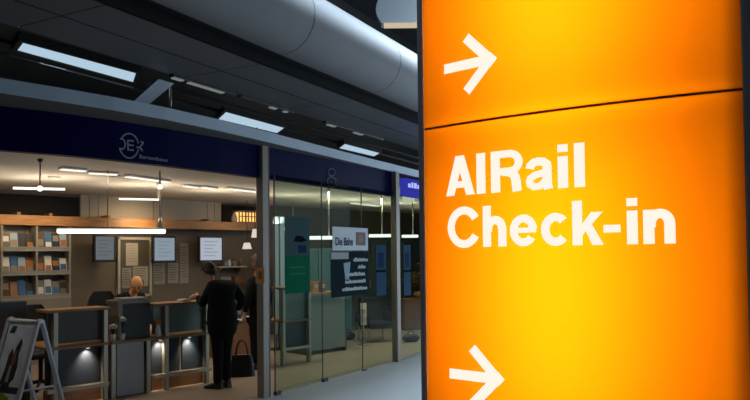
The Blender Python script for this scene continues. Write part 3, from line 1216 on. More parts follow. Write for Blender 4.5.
# ------------------------------------------------------------------ chairs behind the counter
def office_chair(lab, a, b, zback, rz, fab=M_CHAIR, group='black office chairs behind the counters'):
    root = shop_thing('office_chair', lab, 'chair', a, b, 0.006, group, rz)
    m = MB(); m.box(-.24, .24, -.22, .24, .44, .52, .03); m.build('seat', fab, root)
    m = MB()
    rows = []
    for i in range(9):
        z = .62 + (zback - .62) * i / 8
        hw = .23 * math.sqrt(max(0.04, 1 - (abs(i - 3.5) / 5.2) ** 2.5))
        rows.append([(hw * math.sin(q), .25 + .05 * math.cos(q) - .02 * i / 8, z) for q in [PI * (-.5 + k / 10) for k in range(11)]])
    m.grid(rows)
    rows2 = [[(x, y + .05, z) for x, y, z in r] for r in rows]
    m.grid(rows2)
    for R in (0, -1):
        m.grid([rows[R], rows2[R]])
    for e in (0, -1):
        m.grid([[r[e] for r in rows], [r[e] for r in rows2]])
    m.build('backrest', fab, root)
    m = MB(); m.tube([(0, .1, .44), (0, .29, .46), (0, .31, .66)], .02, 8); m.build('back_bracket', M_BLACK, root)
    m = MB(); m.tube([(0, 0, .1), (0, 0, .44)], .03, 10); m.build('column', M_BLACK, root)
    for i in range(5):
        an = i * 2 * PI / 5 + .3
        m = MB(); m.tube([(0, 0, .11), (.28 * math.cos(an), .28 * math.sin(an), .07)], [.025, .016], 8)
        m.ball((.28 * math.cos(an), .28 * math.sin(an), .031), .03, 10, 6)
        m.build('base_arm', M_BLACK, root)
    return root


aa, zc = L(41, 306, 1.35)
office_chair('black round-backed office chair behind the left counter', aa, 1.35, zc, 0.1)
aa, zc = L(114, 292, 1.7)
office_chair('black office chair beside the seated clerk', aa - .12, 1.7, max(zc, 1.1), -0.2)

# ------------------------------------------------------------------ people
def skinned(verts, edges, sub=2):
    me = bpy.data.meshes.new('sk')
    me.from_pydata([v[:3] for v in verts], edges, [])
    ob = bpy.data.objects.new('sk', me)
    COL.objects.link(ob)
    ob.modifiers.new('s', 'SKIN').use_smooth_shade = True
    for i, v in enumerate(verts):
        r = v[3]
        me.skin_vertices[0].data[i].radius = r if isinstance(r, tuple) else (r, r)
        me.skin_vertices[0].data[i].use_root = (i == 0)
    sb = ob.modifiers.new('b', 'SUBSURF'); sb.levels = sub; sb.render_levels = sub
    dg = bpy.context.evaluated_depsgraph_get()
    out = bpy.data.meshes.new_from_object(ob.evaluated_get(dg))
    bpy.data.objects.remove(ob)
    return out


def chain_graph(chains):
    verts, edges, idx = [], [], {}
    def vid(p):
        key = tuple(round(c, 4) for c in p[:3])
        if key not in idx:
            idx[key] = len(verts)
            verts.append(p)
        return idx[key]
    for ch in chains:
        for i in range(len(ch) - 1):
            a, b = vid(ch[i]), vid(ch[i + 1])
            if a != b and (a, b) not in edges and (b, a) not in edges:
                edges.append((a, b))
    return verts, edges


def head_mesh(mb, c, yaw, pitch, r=0.098, skin=M_SKIN):
    """a head with brow, nose, lips, chin and ears; faces -y before the turn"""
    mb.use(skin)
    n0 = len(mb.bm.verts)
    R = Matrix.Translation(c) @ Matrix.Rotation(yaw, 4, 'Z') @ Matrix.Rotation(pitch, 4, 'X')
    seg, ring = 28, 20
    rows = []
    for i in range(ring + 1):
        ph = PI * i / ring
        z = math.cos(ph)
        row = []
        for k in range(seg + 1):
            th = 2 * PI * k / seg
            x = math.sin(ph) * math.sin(th)
            y = -math.sin(ph) * math.cos(th)
            wx = .80 if z > -.1 else .80 - .32 * ((-.1 - z) / .9)
            px, py, pz = x * wx, y * (1.0 if y > 0 else .96), z * 1.22
            if z < -.2 and y > 0:
                py *= 1 - .45 * (-.2 - z)
            front = max(0.0, -y)
            g = lambda cx, cz, sx, sz: math.exp(-((x - cx) / sx) ** 2 - ((z - cz) / sz) ** 2) * (1 if y < 0 else 0)
            py -= .26 * g(0, -.20, .13, .17)
            py -= .10 * g(0, -.02, .11, .16)
            py -= .07 * g(0, -.48, .24, .07)
            py -= .10 * g(0, -.74, .22, .12)
            py -= .05 * g(0, .14, .5, .07)
            py += .09 * (g(.30, .0, .15, .1) + g(-.30, .0, .15, .1))
            row.append(R @ Vector((px * r, py * r, pz * r)))
        rows.append(row)
    mb.grid(rows)
    for sx in (-1, 1):
        ec = R @ Vector((sx * .80 * r, .08 * r, -.08 * r))
        mb.ball(ec, r * .24, 10, 8, (.35, .7, 1.1))
    return R


def face_bits(root, R, r=0.098):
    for sx in (-1, 1):
        m = MB(); m.use(M_WHITE); m.ball(R @ Vector((sx * .30 * r, -.80 * r, .0)), r * .12, 10, 8)
        m.use(M_BLACK); m.ball(R @ Vector((sx * .30 * r, -.89 * r, .0)), r * .06, 8, 6)
        m.build('eye', None, root)
        m = MB(); m.tube([R @ Vector((sx * .14 * r, -.97 * r, .17 * r)), R @ Vector((sx * .32 * r, -.93 * r, .22 * r)), R @ Vector((sx * .48 * r, -.78 * r, .17 * r))], r * .04, 6)
        m.build('eyebrow', M_HAIRD, root)
    m = MB(); m.tube([R @ Vector((-.22 * r, -.90 * r, -.60 * r)), R @ Vector((0, -.99 * r, -.59 * r)), R @ Vector((.22 * r, -.90 * r, -.60 * r))], r * .05, 6)
    m.build('mouth', mat('lips', (.34, .12, .09), .6), root)


def hand_chains(wr, d, side, spread, size=1.0, curl=0.35):
    """wrist point, unit direction, side vector (towards the thumb), palm normal from them"""
    d = Vector(d).normalized(); s = Vector(side); s = (s - d * s.dot(d)).normalized(); nrm = d.cross(s)
    wr = Vector(wr)
    P = lambda v, r: (v.x, v.y, v.z, r)
    palm = wr + d * .055 * size
    ch = [[P(wr, .028), P(palm, (.036 * size))]]
    for k, (o, ln) in enumerate(((.030, .070), (.010, .080), (-.010, .075), (-.029, .058))):
        b = palm + s * o * size + d * .035 * size
        c1 = b + d * ln * .5 * size + nrm * curl * .02
        c2 = c1 + d * ln * .45 * size + nrm * curl * .05
        ch.append([P(palm, .036 * size), P(b, .0105), P(c1, .0095), P(c2, .008)])
    t0 = wr + d * .03 * size + s * .035 * size
    t1 = t0 + (d * .6 + s * .7).normalized() * .04 * size
    t2 = t1 + (d * .9 + s * .3).normalized() * .03 * size
    ch.append([P(palm, .036 * size), P(t0, .014), P(t1, .011), P(t2, .009)])
    return ch


def to_child(me, name, m, parent, extra=None):
    mb = MB()
    mb.bm.from_mesh(me)
    for f in mb.bm.faces:
        f.smooth = True
        f.material_index = 0
    mb.mats = [m]
    if extra:
        extra(mb)
    o = mb.build(name, None, parent)
    bpy.data.meshes.remove(me)
    return o


# customer leaning on the counter -------------------------------------------------
Yp = 9.28
pf = at_height(219, 388.5, 0.006)
person = thing('person', 'standing person in a long black coat leaning on the right counter', 'person', pf, 0)
fdir = Vector((-.72, .69, 0))            # faces the counter
rdir = Vector((.69, .72, 0))             # the person's right hand side
kk = pf.y / FPX


def Pp(x, y, d=0.0):
    return Vector(((x - 219) * kk, d, (388.5 - y) * kk))


hd = Pp(207.5, 270.5, .10)
neck = Pp(211.5, 283, .06)
chest = Pp(221.5, 294, .03)
waist = Pp(222.5, 313, 0.0)
pel = Pp(222.5, 325, 0.0)
shL = chest + Vector((0, 0, .10)) - rdir * .17
shR = chest + Vector((0, 0, .08)) + rdir * .19
elL = Pp(203, 305, .0)
haL = Pp(193.5, 296.5, .20)
elR = Pp(241, 303, .16)
haR = Pp(232, 314, .30)
hipL, hipR = pel - rdir * .09 - Vector((0, 0, .05)), pel + rdir * .09 - Vector((0, 0, .05))
knL, knR = Pp(219, 356, -.05), Pp(224, 355, .10)
anL, anR = Pp(218.5, 383, -.04), Pp(225, 382, .12)
V4 = lambda v, r: (v.x, v.y, v.z, r)


def toe(a):
    return a + fdir * .17 + Vector((0, 0, -.045))


chains = [
    [V4(pel, .12), V4(waist, .11), V4(chest, .125), V4(neck, .05), V4(neck.lerp(hd, .55), .05)],
    [V4(chest, .125), V4(shL, .055), V4(elL, .04), V4(haL, .028)],
    [V4(chest, .125), V4(shR, .055), V4(elR, .04), V4(haR, .028)],
    [V4(pel, .12), V4(hipL, .08), V4(knL, .052), V4(anL, .036), V4(toe(anL), .03)],
    [V4(pel, .12), V4(hipR, .08), V4(knR, .052), V4(anR, .036), V4(toe(anR), .03)],
]
chains += hand_chains(haL, (-.75, .55, -.1), (.5, .6, .5), .02)
chains += hand_chains(haR, (-.6, .7, -.1), (-.5, -.4, .5), .02)
me = skinned(*chain_graph(chains), 2)
hyaw = math.atan2(fdir.y, fdir.x) + PI / 2 - 0.35
HR = []
body = to_child(me, 'body', M_SKIN, person, lambda mb: HR.append(head_mesh(mb, hd, hyaw + .75, 0.30)))
face_bits(person, HR[0])
coat = [
    [V4(pel + Vector((0, 0, -.20)), (.22, .21)), V4(pel, .225), V4(waist, .225), V4(chest, (.20, .19)), V4(neck + Vector((.01, 0, -.02)), .09)],
    [V4(chest, (.20, .19)), V4(shL, .10), V4(elL, .063), V4(haL.lerp(elL, .15), .045)],
    [V4(chest, (.20, .19)), V4(shR, .10), V4(elR, .066), V4(haR.lerp(elR, .15), .045)],
]
to_child(skinned(*chain_graph(coat), 2), 'coat', M_COAT, person)
tr = [[V4(pel, .14), V4(hipL, .105), V4(knL, .078), V4(anL + Vector((0, 0, -.03)), .066)], [V4(pel, .14), V4(hipR, .105), V4(knR, .078), V4(anR + Vector((0, 0, -.03)), .066)]]
to_child(skinned(*chain_graph(tr), 2), 'trousers', M_COAT, person)


def shoe(a, d, parent):
    d = Vector(d).normalized(); sd = Vector((-d.y, d.x, 0))
    m = MB()
    rows = []
    for i in range(11):
        t = i / 10
        hw = .042 * (1 - .35 * max(0, (t - .7) / .3) ** 2) * (.8 + .4 * t)
        ht = .085 * (1 - t) ** .8 + .035
        c = a + d * (-.07 + .28 * t)
        rows.append([c + sd * hw * math.cos(q) + Vector((0, 0, -a.z + ht * max(0, math.sin(q)))) for q in [PI * k / 8 for k in range(9)]])
    m.grid(rows)
    for r in (rows[0], rows[-1]):
        m.face([m.bm.verts.new(p) for p in r])
    m.build('shoe', M_SHOE, parent)


shoe(anL, fdir + Vector((-.5, -.2, 0)), person)
shoe(anR, fdir, person)


def hair_cap(parent, R, r, m_, down=0.2, back=1.0, length=0.0):
    m = MB()
    rows = []
    for i in range(13):
        row = []
        for k in range(25):
            th = 2 * PI * k / 24
            ph = PI * (.60 - .20 * math.cos(th)) * i / 12
            x = math.sin(ph) * math.sin(th); y = -math.sin(ph) * math.cos(th); z = math.cos(ph)
            zz_ = z
            g = 1.0 + .02 * math.sin(9 * th)
            row.append(R @ Vector((x * .88 * r * 1.06 * g, y * 1.06 * r * g, zz_ * 1.22 * r * 1.07)))
        rows.append(row)
    m.grid(rows)
    if length > 0:
        rows = []
        for i in range(7):
            t = i / 6
            rows.append([R @ Vector((.92 * r * math.sin(q) * (1 + .25 * math.sin(t * 2.5)), (.35 + .7 * math.cos(q)) * r, (-.1 - t * length) * r)) for q in [PI * (-.5 + k / 10) for k in range(11)]])
        m.grid(rows)
        m.grid([[p + (R.to_3x3() @ Vector((0, -.35 * r, 0))) for p in rr] for rr in rows])
    m.build('hair', m_, parent)


hair_cap(person, HR[0], .098, M_HAIRD, length=.5)

# second person behind the post ----------------------------------------------------
pf2 = at_height(259, 369, 0.006)
person2 = thing('person', 'person with brown hair in a dark coat half hidden by the door post', 'person', pf2, 0)
k2 = pf2.y / FPX
Q = lambda x, y, d=0.0: Vector(((x - 258) * k2, d, (369 - y) * k2))
hd2 = Q(255.5, 262, .05); nk2 = Q(257, 274); ch2 = Q(258, 289); wa2 = Q(258, 308); pe2 = Q(258, 320)
f2 = Vector((-.8, .6, 0)); r2 = Vector((.6, .8, 0))
sl2, sr2 = ch2 + Vector((0, 0, .1)) - r2 * .17, ch2 + Vector((0, 0, .1)) + r2 * .17
el2, er2 = sl2 + Vector((.0, -.03, -.28)) - r2 * .06, sr2 + Vector((0, .02, -.28)) + r2 * .06
hl2, hr2 = el2 + Vector((-.06, .08, -.22)), er2 + Vector((-.06, .08, -.22))
hi_l, hi_r = pe2 - r2 * .09 - Vector((0, 0, .05)), pe2 + r2 * .09 - Vector((0, 0, .05))
kl, kr = Vector((hi_l.x, hi_l.y, .46)), Vector((hi_r.x, hi_r.y, .46))
al, ar = Vector((hi_l.x, hi_l.y, .08)), Vector((hi_r.x, hi_r.y, .08))
chains = [
    [V4(pe2, .12), V4(wa2, .11), V4(ch2, .125), V4(nk2, .05), V4(nk2.lerp(hd2, .5), .05)],
    [V4(ch2, .125), V4(sl2, .055), V4(el2, .04), V4(hl2, .028)],
    [V4(ch2, .125), V4(sr2, .055), V4(er2, .04), V4(hr2, .028)],
    [V4(pe2, .12), V4(hi_l, .08), V4(kl, .052), V4(al, .036), V4(al + f2 * .16 - Vector((0, 0, .045)), .03)],
    [V4(pe2, .12), V4(hi_r, .08), V4(kr, .052), V4(ar, .036), V4(ar + f2 * .16 - Vector((0, 0, .045)), .03)],
]
chains += hand_chains(hl2, (-.2, .2, -1), (-.6, .5, 0), .02) + hand_chains(hr2, (-.2, .2, -1), (-.6, .5, 0), .02)
HR2 = []
to_child(skinned(*chain_graph(chains), 2), 'body', M_SKIN, person2, lambda mb: HR2.append(head_mesh(mb, hd2, math.atan2(f2.y, f2.x) + PI / 2, .15)))
face_bits(person2, HR2[0])
coat = [
    [V4(pe2 + Vector((0, 0, -.34)), (.17, .16)), V4(pe2, .17), V4(wa2, .15), V4(ch2, .165), V4(nk2 + Vector((0, 0, -.03)), .07)],
    [V4(ch2, .165), V4(sl2, .078), V4(el2, .06), V4(hl2.lerp(el2, .12), .045)],
    [V4(ch2, .165), V4(sr2, .078), V4(er2, .06), V4(hr2.lerp(er2, .12), .045)],
]
to_child(skinned(*chain_graph(coat), 2), 'coat', M_COAT2, person2)
tr = [[V4(pe2, .13), V4(hi_l, .10), V4(kl, .075), V4(al, .06)], [V4(pe2, .13), V4(hi_r, .10), V4(kr, .075), V4(ar, .06)]]
to_child(skinned(*chain_graph(tr), 2), 'trousers', M_COAT2, person2)
shoe(al, f2, person2); shoe(ar, f2, person2)
hair_cap(person2, HR2[0], .098, M_HAIRB, length=1.6)

# seated clerk ------------------------------------------------------------------------
ac, zc = L(133.3, 284.5, .95)
clerk = shop_thing('person', 'bald clerk seated behind the middle desk looking down', 'person', ac, .95, 0.006)
hz = zc - 0.006
hd3 = Vector((0, -.10, hz)); nk3 = Vector((0, 0.0, hz - .10)); ch3 = Vector((0, .07, hz - .29)); wa3 = Vector((0, .12, hz - .52)); pe3 = Vector((0, .14, hz - .70))
sl3, sr3 = ch3 + Vector((-.18, 0, .1)), ch3 + Vector((.18, 0, .1))
el3, er3 = sl3 + Vector((-.05, -.12, -.25)), sr3 + Vector((.05, -.12, -.25))
hl3, hr3 = Vector((-.12, -.28, zd_ + .04)), Vector((.12, -.28, zd_ + .04))
kn3l, kn3r = pe3 + Vector((-.11, -.26, -.05)), pe3 + Vector((.11, -.26, -.05))
fl3, fr3 = Vector((-.11, -.10, .08)), Vector((.11, -.10, .08))
chains = [
    [V4(pe3, .13), V4(wa3, .12), V4(ch3, .13), V4(nk3, .055), V4(nk3.lerp(hd3, .5), .052)],
    [V4(ch3, .13), V4(sl3, .058), V4(el3, .042), V4(hl3, .028)],
    [V4(ch3, .13), V4(sr3, .058), V4(er3, .042), V4(hr3, .028)],
    [V4(pe3, .13), V4(pe3 + Vector((-.09, -.05, 0)), .085), V4(kn3l, .058), V4(fl3, .036), V4(fl3 + Vector((0, -.16, -.045)), .03)],
    [V4(pe3, .13), V4(pe3 + Vector((.09, -.05, 0)), .085), V4(kn3r, .058), V4(fr3, .036), V4(fr3 + Vector((0, -.16, -.045)), .03)],
]
chains += hand_chains(hl3, (.3, -.9, -.1), (1, .3, .1), .02) + hand_chains(hr3, (-.3, -.9, -.1), (-1, .3, .1), .02)
HR3 = []
to_child(skinned(*chain_graph(chains), 2), 'body', mat('orange_lit_skin', (.70, .33, .15), .5), clerk, lambda mb: HR3.append(head_mesh(mb, hd3, -.48, .55, .109, mat('orange_lit_skin', (.70, .33, .15), .5))))  # orange light on the clerk is put into the skin colour
face_bits(clerk, HR3[0], .109)
m = MB()
for rr_ in (1.03, 1.08):
    m.grid([[HR3[0] @ Vector((.84 * .109 * rr_ * math.sin(q) * ci, -.109 * rr_ * math.cos(q) * ci, zq * .109)) for q in [math.radians(95 + 170 * k / 16) for k in range(17)]] for zq, ci in ((-.5, .84), (-.2, .98), (.1, .995), (.42, .93))])
m.build('hair', M_HAIRB, clerk)
sh = [
    [V4(pe3, .15), V4(wa3, .145), V4(ch3, .155), V4(nk3 + Vector((0, .01, -.01)), .085)],
    [V4(ch3, .155), V4(sl3, .075), V4(el3, .058), V4(hl3.lerp(el3, .12), .042)],
    [V4(ch3, .155), V4(sr3, .075), V4(er3, .058), V4(hr3.lerp(er3, .12), .042)],
]
to_child(skinned(*chain_graph(sh), 2), 'jacket', M_COAT2, clerk)
tr = [[V4(pe3, .14), V4(pe3 + Vector((-.09, -.05, 0)), .10), V4(kn3l, .075), V4(fl3, .06)], [V4(pe3, .14), V4(pe3 + Vector((.09, -.05, 0)), .10), V4(kn3r, .075), V4(fr3, .06)]]
to_child(skinned(*chain_graph(tr), 2), 'trousers', M_COAT2, clerk)
shoe(fl3, (0, -1, 0), clerk); shoe(fr3, (0, -1, 0), clerk)
st = shop_thing('stool', 'dark swivel stool under the seated clerk', 'stool', ac, 1.16, 0.006)
m = MB(); m.lathe([(.18, hz - .93), (.2, hz - .9), (.19, hz - .86)], n=20); m.build('seat', M_CHAIR, st)
m = MB(); m.tube([(0, 0, .03), (0, 0, hz - .93)], .03, 10); m.build('column', M_BLACK, st)
m = MB(); m.lathe([(.15, 0), (.15, .02), (.05, .04)], n=20); m.build('base', M_BLACK, st)

# ------------------------------------------------------------------ handbag
pb_ = at_height(242, 376, 0.006)
bag = thing('handbag', 'large black handbag with looped handles on the floor behind the customer', 'bag', pb_, 0.25)
bw, bh = 0.20, 0.32
m = MB()
rows = []
for i in range(9):
    t = i / 8
    hw = bw * (1 - .28 * t ** 1.4); hd_ = .11 * (1 - .55 * t)
    rows.append([(hw * math.copysign(abs(math.cos(q)) ** .5, math.cos(q)), hd_ * math.copysign(abs(math.sin(q)) ** .6, math.sin(q)), bh * t) for q in [2 * PI * k / 24 for k in range(25)]])
m.grid(rows)
m.face([m.bm.verts.new(p) for p in rows[0][:-1]])
m.face([m.bm.verts.new(p) for p in rows[-1][:-1]])
m.build('body', M_LEATH, bag)
for yy in (-.05, .05):
    m = MB(); m.tube([(.09 * math.cos(q), yy, bh - .04 + .26 * math.sin(q)) for q in [PI * k / 14 for k in range(15)]], .011, 8)
    m.build('handle', M_LEATH, bag)
m = MB(); m.tube([(-.13, 0, bh + .002), (.13, 0, bh + .002)], .006, 6); m.build('zip', M_METAL, bag)

# ------------------------------------------------------------------ brown cupboard behind, shelf and lamps at right of back wall
b_ = shop_floor_pt(236, 358, 0.0)
aL = b_[0]; bL = b_[1]
print('brown counter b', bL)
x0, _ = L(222, 340, bL); x1, _ = L(262, 340, bL)
ztop = L(236, 319.5, bL)[1]
root = shop_thing('side_counter', 'brown side counter with a white worktop behind the handbag', 'counter', x0, bL)
m = MB(); m.box(0, x1 - x0, 0, .5, .006, ztop - .03); m.build('cabinet', M_WOODB, root)
m = MB(); m.box(-.03, x1 - x0 + .02, -.03, .52, ztop - .03, ztop, .004); m.build('worktop', M_WHITE, root)
ax, _ = L(242, 320, bL)
root = shop_thing('blue_folder', 'deep blue folder standing on the white worktop', 'folder', ax, bL + .2, ztop)
m = MB(); m.box(-.05, .05, -.13, .13, 0, .30, .006); m.build('cover', mat('deep_blue', (.012, .018, .10), .5), root)
m = MB(); m.box(-.03, .03, -.134, -.128, .08, .2); m.build('spine_label', M_PAPERD, root)
ax, _ = L(237, 320, bL)
root = shop_thing('white_carton', 'white carton standing on the worktop beside the blue folder', 'carton', ax, bL + .18, ztop)
m = MB(); m.box(-.05, .05, -.08, .08, 0, .22, .006); m.build('body', M_PAPER, root)
m = MB(); m.box(-.052, .052, -.082, .082, .2, .225); m.build('lid', M_WHITE, root)

# wall shelf with small items
bs = BW - .28
x0, zsf = L(219, 266.5, bs); x1, _ = L(247, 267.5, bs)
root = shop_thing('wall_shelf', 'pale narrow wall shelf below the lit screen by the post', 'shelf', x0, bs)
m = MB(); m.box(0, x1 - x0, 0, .28, zsf - .03, zsf, .004); m.build('board', M_PAPER, root)
for xx in (.1, (x1 - x0) - .1):
    m = MB(); m.prism([(xx, .27, zsf - .03), (xx, .05, zsf - .03), (xx, .27, zsf - .22)], (.02, 0, 0)); m.build('bracket', M_METAL, root)
for i, (xp, hh_, mm, nm, lab, cat_) in enumerate((
        (225, .10, M_LBLUE, 'glass_jar', 'pale blue glass jar at left on the narrow wall shelf', 'jar'),
        (229, .13, M_WHITE, 'glass_jar', 'tall white jar second from left on the narrow wall shelf', 'jar'),
        (234, .09, M_PAPERD, 'glass_jar', 'short grey jar in the middle of the narrow wall shelf', 'jar'),
        (240, .12, M_WOODB, 'glass_jar', 'brown jar at right on the narrow wall shelf', 'jar'))):
    ax, _ = L(xp, 262, bs + .12)
    root = shop_thing(nm, lab, cat_, ax, bs + .12, zsf)
    m = MB(); m.lathe([(.04, 0), (.045, hh_ * .5), (.035, hh_ * .85), (.03, hh_)], n=14); m.build('jar', mm, root)
    m = MB(); m.lathe([(.034, hh_), (.034, hh_ + .02)], n=14); m.build('lid', M_METAL, root)
# boxes below the shelf
for xp, w_, h_, mm, lab in ((226, .13, .15, M_PAPERD, 'grey archive box fixed below the narrow wall shelf'), (240, .13, .17, M_WOODB, 'brown archive box fixed below the narrow wall shelf')):
    ax, zx = L(xp, 284, BW - .18)
    root = shop_thing('storage_box', lab, 'box', ax, BW - .18, zx)
    m = MB(); m.box(-w_, w_, 0, .16, 0, h_, .004); m.build('body', mm, root)
    m = MB(); m.box(-w_ - .004, w_ + .004, -.004, .16, h_ - .05, h_ + .005); m.build('lid', mm, root)

# glowing lattice lamp on the pelmet
bl = bp_ + .02
x0, z0_ = L(239.5, 227, bl); x1, z1_ = L(258, 212, bl)
root = shop_thing('lattice_lamp', 'glowing amber lattice box lamp standing on the oak pelmet', 'lamp', x0, bl, zt + .002)
hh_ = z1_ - zt
m = MB(); m.box(.03, x1 - x0 - .03, .04, .2, .02, hh_ - .02); m.build('lamp_core', M_AMBER, root)
m = MB()
n_ = 6
for i in range(n_ + 1):
    xx = (x1 - x0) * i / n_
    m.box(xx - .012, xx + .012, .0, .02, 0, hh_)
for zz_ in (0, hh_ * .5, hh_ - .02):
    m.box(0, x1 - x0, .02, .035, zz_, zz_ + .02)
m.build('lattice', M_WOODO, root)
m = MB(); m.box(-.02, x1 - x0 + .02, 0, .24, hh_, hh_ + .02); m.build('lid', M_WOOD, root)
# white vase beside it
x0, zv = L(235, 226, bl + .1)
root = shop_thing('white_vase', 'white pear-shaped vase beside the amber lattice lamp', 'vase', x0, bl + .12, zt + .002)
m = MB(); m.lathe([(.05, 0), (.075, .07), (.05, .16), (.025, .2), (.03, .22)], n=16); m.build('body', M_WHITE, root)


# hanging white shades
def shade(x, y, w_, h_, b, lab):
    ax, zx = L(x, y, b)
    root = shop_thing('shade_lamp', lab, 'lamp', ax, b, zx, 'white shade lamps by the door post')
    m = MB(); m.lathe([(w_ * .62, h_), (w_, 0), (w_ * .95, 0.0), (w_ * .6, h_ - .01)], n=18); m.build('lamp_shade', emissive('warm_white_shade', (.95, .86, .70), .75), root)
    m = MB(); m.tube([(0, 0, h_), (0, 0, CZ - zx)], .006, 6); m.build('cord', M_BLACK, root)


shade(255, 237.5, .075, .17, 2.6, 'upper white cylinder shade lamp hanging beside the post')
shade(247, 249, .10, .13, 3.2, 'lower white cone shade lamp hanging left of the post')


# ------------------------------------------------------------------ screens on the back wall
def screen(x0, y0, x1, y1, b, lab, m_, tilt=0.0):
    a0, zt2 = L(x0, y0, b); a1, zb2 = L(x1, y1, b)
    root = shop_thing('wall_screen', lab, 'screen', (a0 + a1) / 2, b, (zt2 + zb2) / 2, None, tilt)
    w_, h_ = (a1 - a0) / 2, (zt2 - zb2) / 2
    m = MB(); m.box(-w_, w_, 0, .07, -h_, h_, .012); m.build('bezel', M_BLACK, root)
    m = MB(); m.box(-w_ + .035, w_ - .035, -.004, .004, -h_ + .045, h_ - .035)
    d = m.build('display', m_, root)
    m = MB(); m.tube([(0, .07, 0), (0, BW - b - .01, .0)], .025, 8); m.box(-.08, .08, BW - b - .02, BW - b, -.1, .1); m.build('wall_arm', M_BLACK, root)
    # text rows and window shapes on the display
    m = MB()
    for i in range(5):
        zz_ = h_ * (.55 - .27 * i)
        m.box(-w_ * .6, w_ * (.55 - .2 * (i % 3)), -.0065, -.0045, zz_, zz_ + h_ * .07)
    m.build('display_rows', emissive('row_' + m_.name, tuple(c * .75 for c in m_.node_tree.nodes['Emission'].inputs['Color'].default_value[:3]), .8), root)
    return root


screen(94, 234.5, 115.5, 262, BW - .35, 'dim wall screen at left of the notice board', M_SCREEN2)
screen(153, 236, 176, 262.5, BW - .35, 'pale blue wall screen right of the notice board', M_SCREEN)
screen(199, 236, 223, 262, BW - .35, 'brightest white wall screen above the standing customer', M_SCREEN3)

# notice board / hatch with papers
bn = BW - .05
a0, zt2 = L(117.5, 237, bn); a1, zb2 = L(151.5, 296, bn)
root = shop_thing('notice_board', 'tall pale framed notice board behind the seated clerk', 'notice board', (a0 + a1) / 2, bn)
w_ = (a1 - a0) / 2
m = MB(); m.box(-w_ + .03, w_ - .03, .01, .05, zb2 + .03, zt2 - .03); m.build('board', M_GREYP, root)
m = MB()
for b4 in ((-w_, -w_ + .05, zb2, zt2), (w_ - .05, w_, zb2, zt2), (-w_, w_, zb2, zb2 + .05), (-w_, w_, zt2 - .05, zt2)):
    m.box(b4[0], b4[1], -.02, .05, b4[2], b4[3])
m.build('frame', M_PAPER, root)


def sheet(x0, y0, x1, y1, b, lab, m_=M_PAPER, rows=7, group='paper notices on the back wall'):
    a0, zt2 = L(x0, y0, b); a1, zb2 = L(x1, y1, b)
    root = shop_thing('paper_notice', lab, 'notice', (a0 + a1) / 2, b, (zt2 + zb2) / 2, group)
    w_, h_ = (a1 - a0) / 2, (zt2 - zb2) / 2
    m = MB(); m.box(-w_, w_, 0, .006, -h_, h_); m.build('sheet', m_, root)
    m = MB()
    for i in range(rows):
        zz_ = h_ * (.8 - 1.6 * i / rows)
        m.box(-w_ * .8, w_ * random.uniform(.3, .8), -.002, 0, zz_ - .012, zz_)
    m.build('printed_lines', M_PAPERD if m_ is M_PAPER else M_INK, root)


sheet(126, 243, 138, 265.5, bn - .001, 'tall white notice at the top of the framed board')
sheet(133, 266.5, 148, 286, bn - .001, 'wide grey notice low on the framed board', mat('mid_paper', (.33, .30, .265), .85))
sheet(122, 268, 131.5, 288, bn - .001, 'grey notice behind the clerk on the framed board', M_PAPERD)
sheet(153.5, 263, 165, 284, BW - .008, 'paper notice below the pale blue screen', mat('mid_paper', (.33, .30, .265), .85))
sheet(168, 263, 178.5, 283, BW - .008, 'paper notice second from the notice board, right of the screen', mat('mid_paper', (.33, .30, .265), .85))
sheet(180, 243, 188.5, 283, BW - .008, 'tallest paper notice on the back wall left of the white screen', mat('mid_paper', (.33, .30, .265), .85), 12)
a0, z0_ = L(94.5, 297, BW - .01)
root = shop_thing('switch_plate', 'small white switch plate low on the wall left of the notice board', 'switch', a0, BW - .012, z0_)
m = MB(); m.box(-.04, .04, 0, .012, -.09, .09, .004); m.build('plate', M_PAPER, root)
m = MB(); m.box(-.02, .02, -.006, 0, -.03, .03, .002); m.build('rocker', M_WHITE, root)

# ------------------------------------------------------------------ brochure rack
br = BW - .40
ax0, _ = L(1, 260, br); ax1, _ = L(71, 260, br)
M_RACK = mat('rack_board', (.36, .325, .28), .7)
root = shop_thing('brochure_rack', 'pale wall rack filled with three rows of travel brochures', 'rack', ax0, br)
w_ = ax1 - ax0
z_sh = [L(36, y, br)[1] for y in (249.5, 273.5, 297.5)]
z_top = zb_ - .012
z_bot = L(36, 312, br)[1]
m = MB(); m.box(0, w_, .30, .33, .006, z_top); m.build('back_board', M_RACK, root)
for xx in (0, w_ * .485, w_ - .03):
    m = MB(); m.box(xx, xx + .03, 0.0, .30, z_sh[2] - .03, z_top); m.build('upright', M_RACK, root)
for zz_ in z_sh:
    m = MB(); m.box(.03, w_ - .03, -.01, .30, zz_ - .03, zz_, .003); m.build('shelf', M_RACK, root)
    m = MB(); m.box(.03, w_ - .03, -.012, -.004, zz_, zz_ + .05); m.build('retaining_lip', mat('clear_lip', (.30, .29, .27), .2), root)
m = MB(); m.box(0, w_, -.02, .30, .006, z_sh[2] - .03); m.build('base_cabinet', M_PAPERD, root)
cols = {
    'white': (.78, .75, .70), 'blue': (.04, .15, .36), 'navy': (.012, .022, .06), 'brown': (.10, .045, .02), 'tan': (.30, .24, .18),
    'orange': (.42, .15, .035), 'pale blue': (.34, .48, .62), 'grey': (.16, .15, .14), 'dark': (.03, .026, .022)}
rowsc = [
    ['grey', 'pale blue', 'navy', 'dark', 'brown', 'blue', 'navy', 'pale blue'],
    ['white', 'blue', 'pale blue', 'orange', 'brown', 'white', 'navy', 'white'],
    ['brown', 'orange', 'blue', 'dark', 'tan', 'white', 'tan', 'grey']]
ordn = ['first', 'second', 'third', 'fourth', 'fifth', 'sixth', 'seventh', 'eighth', 'ninth', 'tenth', 'eleventh', 'twelfth']
rown = ['top', 'middle', 'bottom']
proto = {}
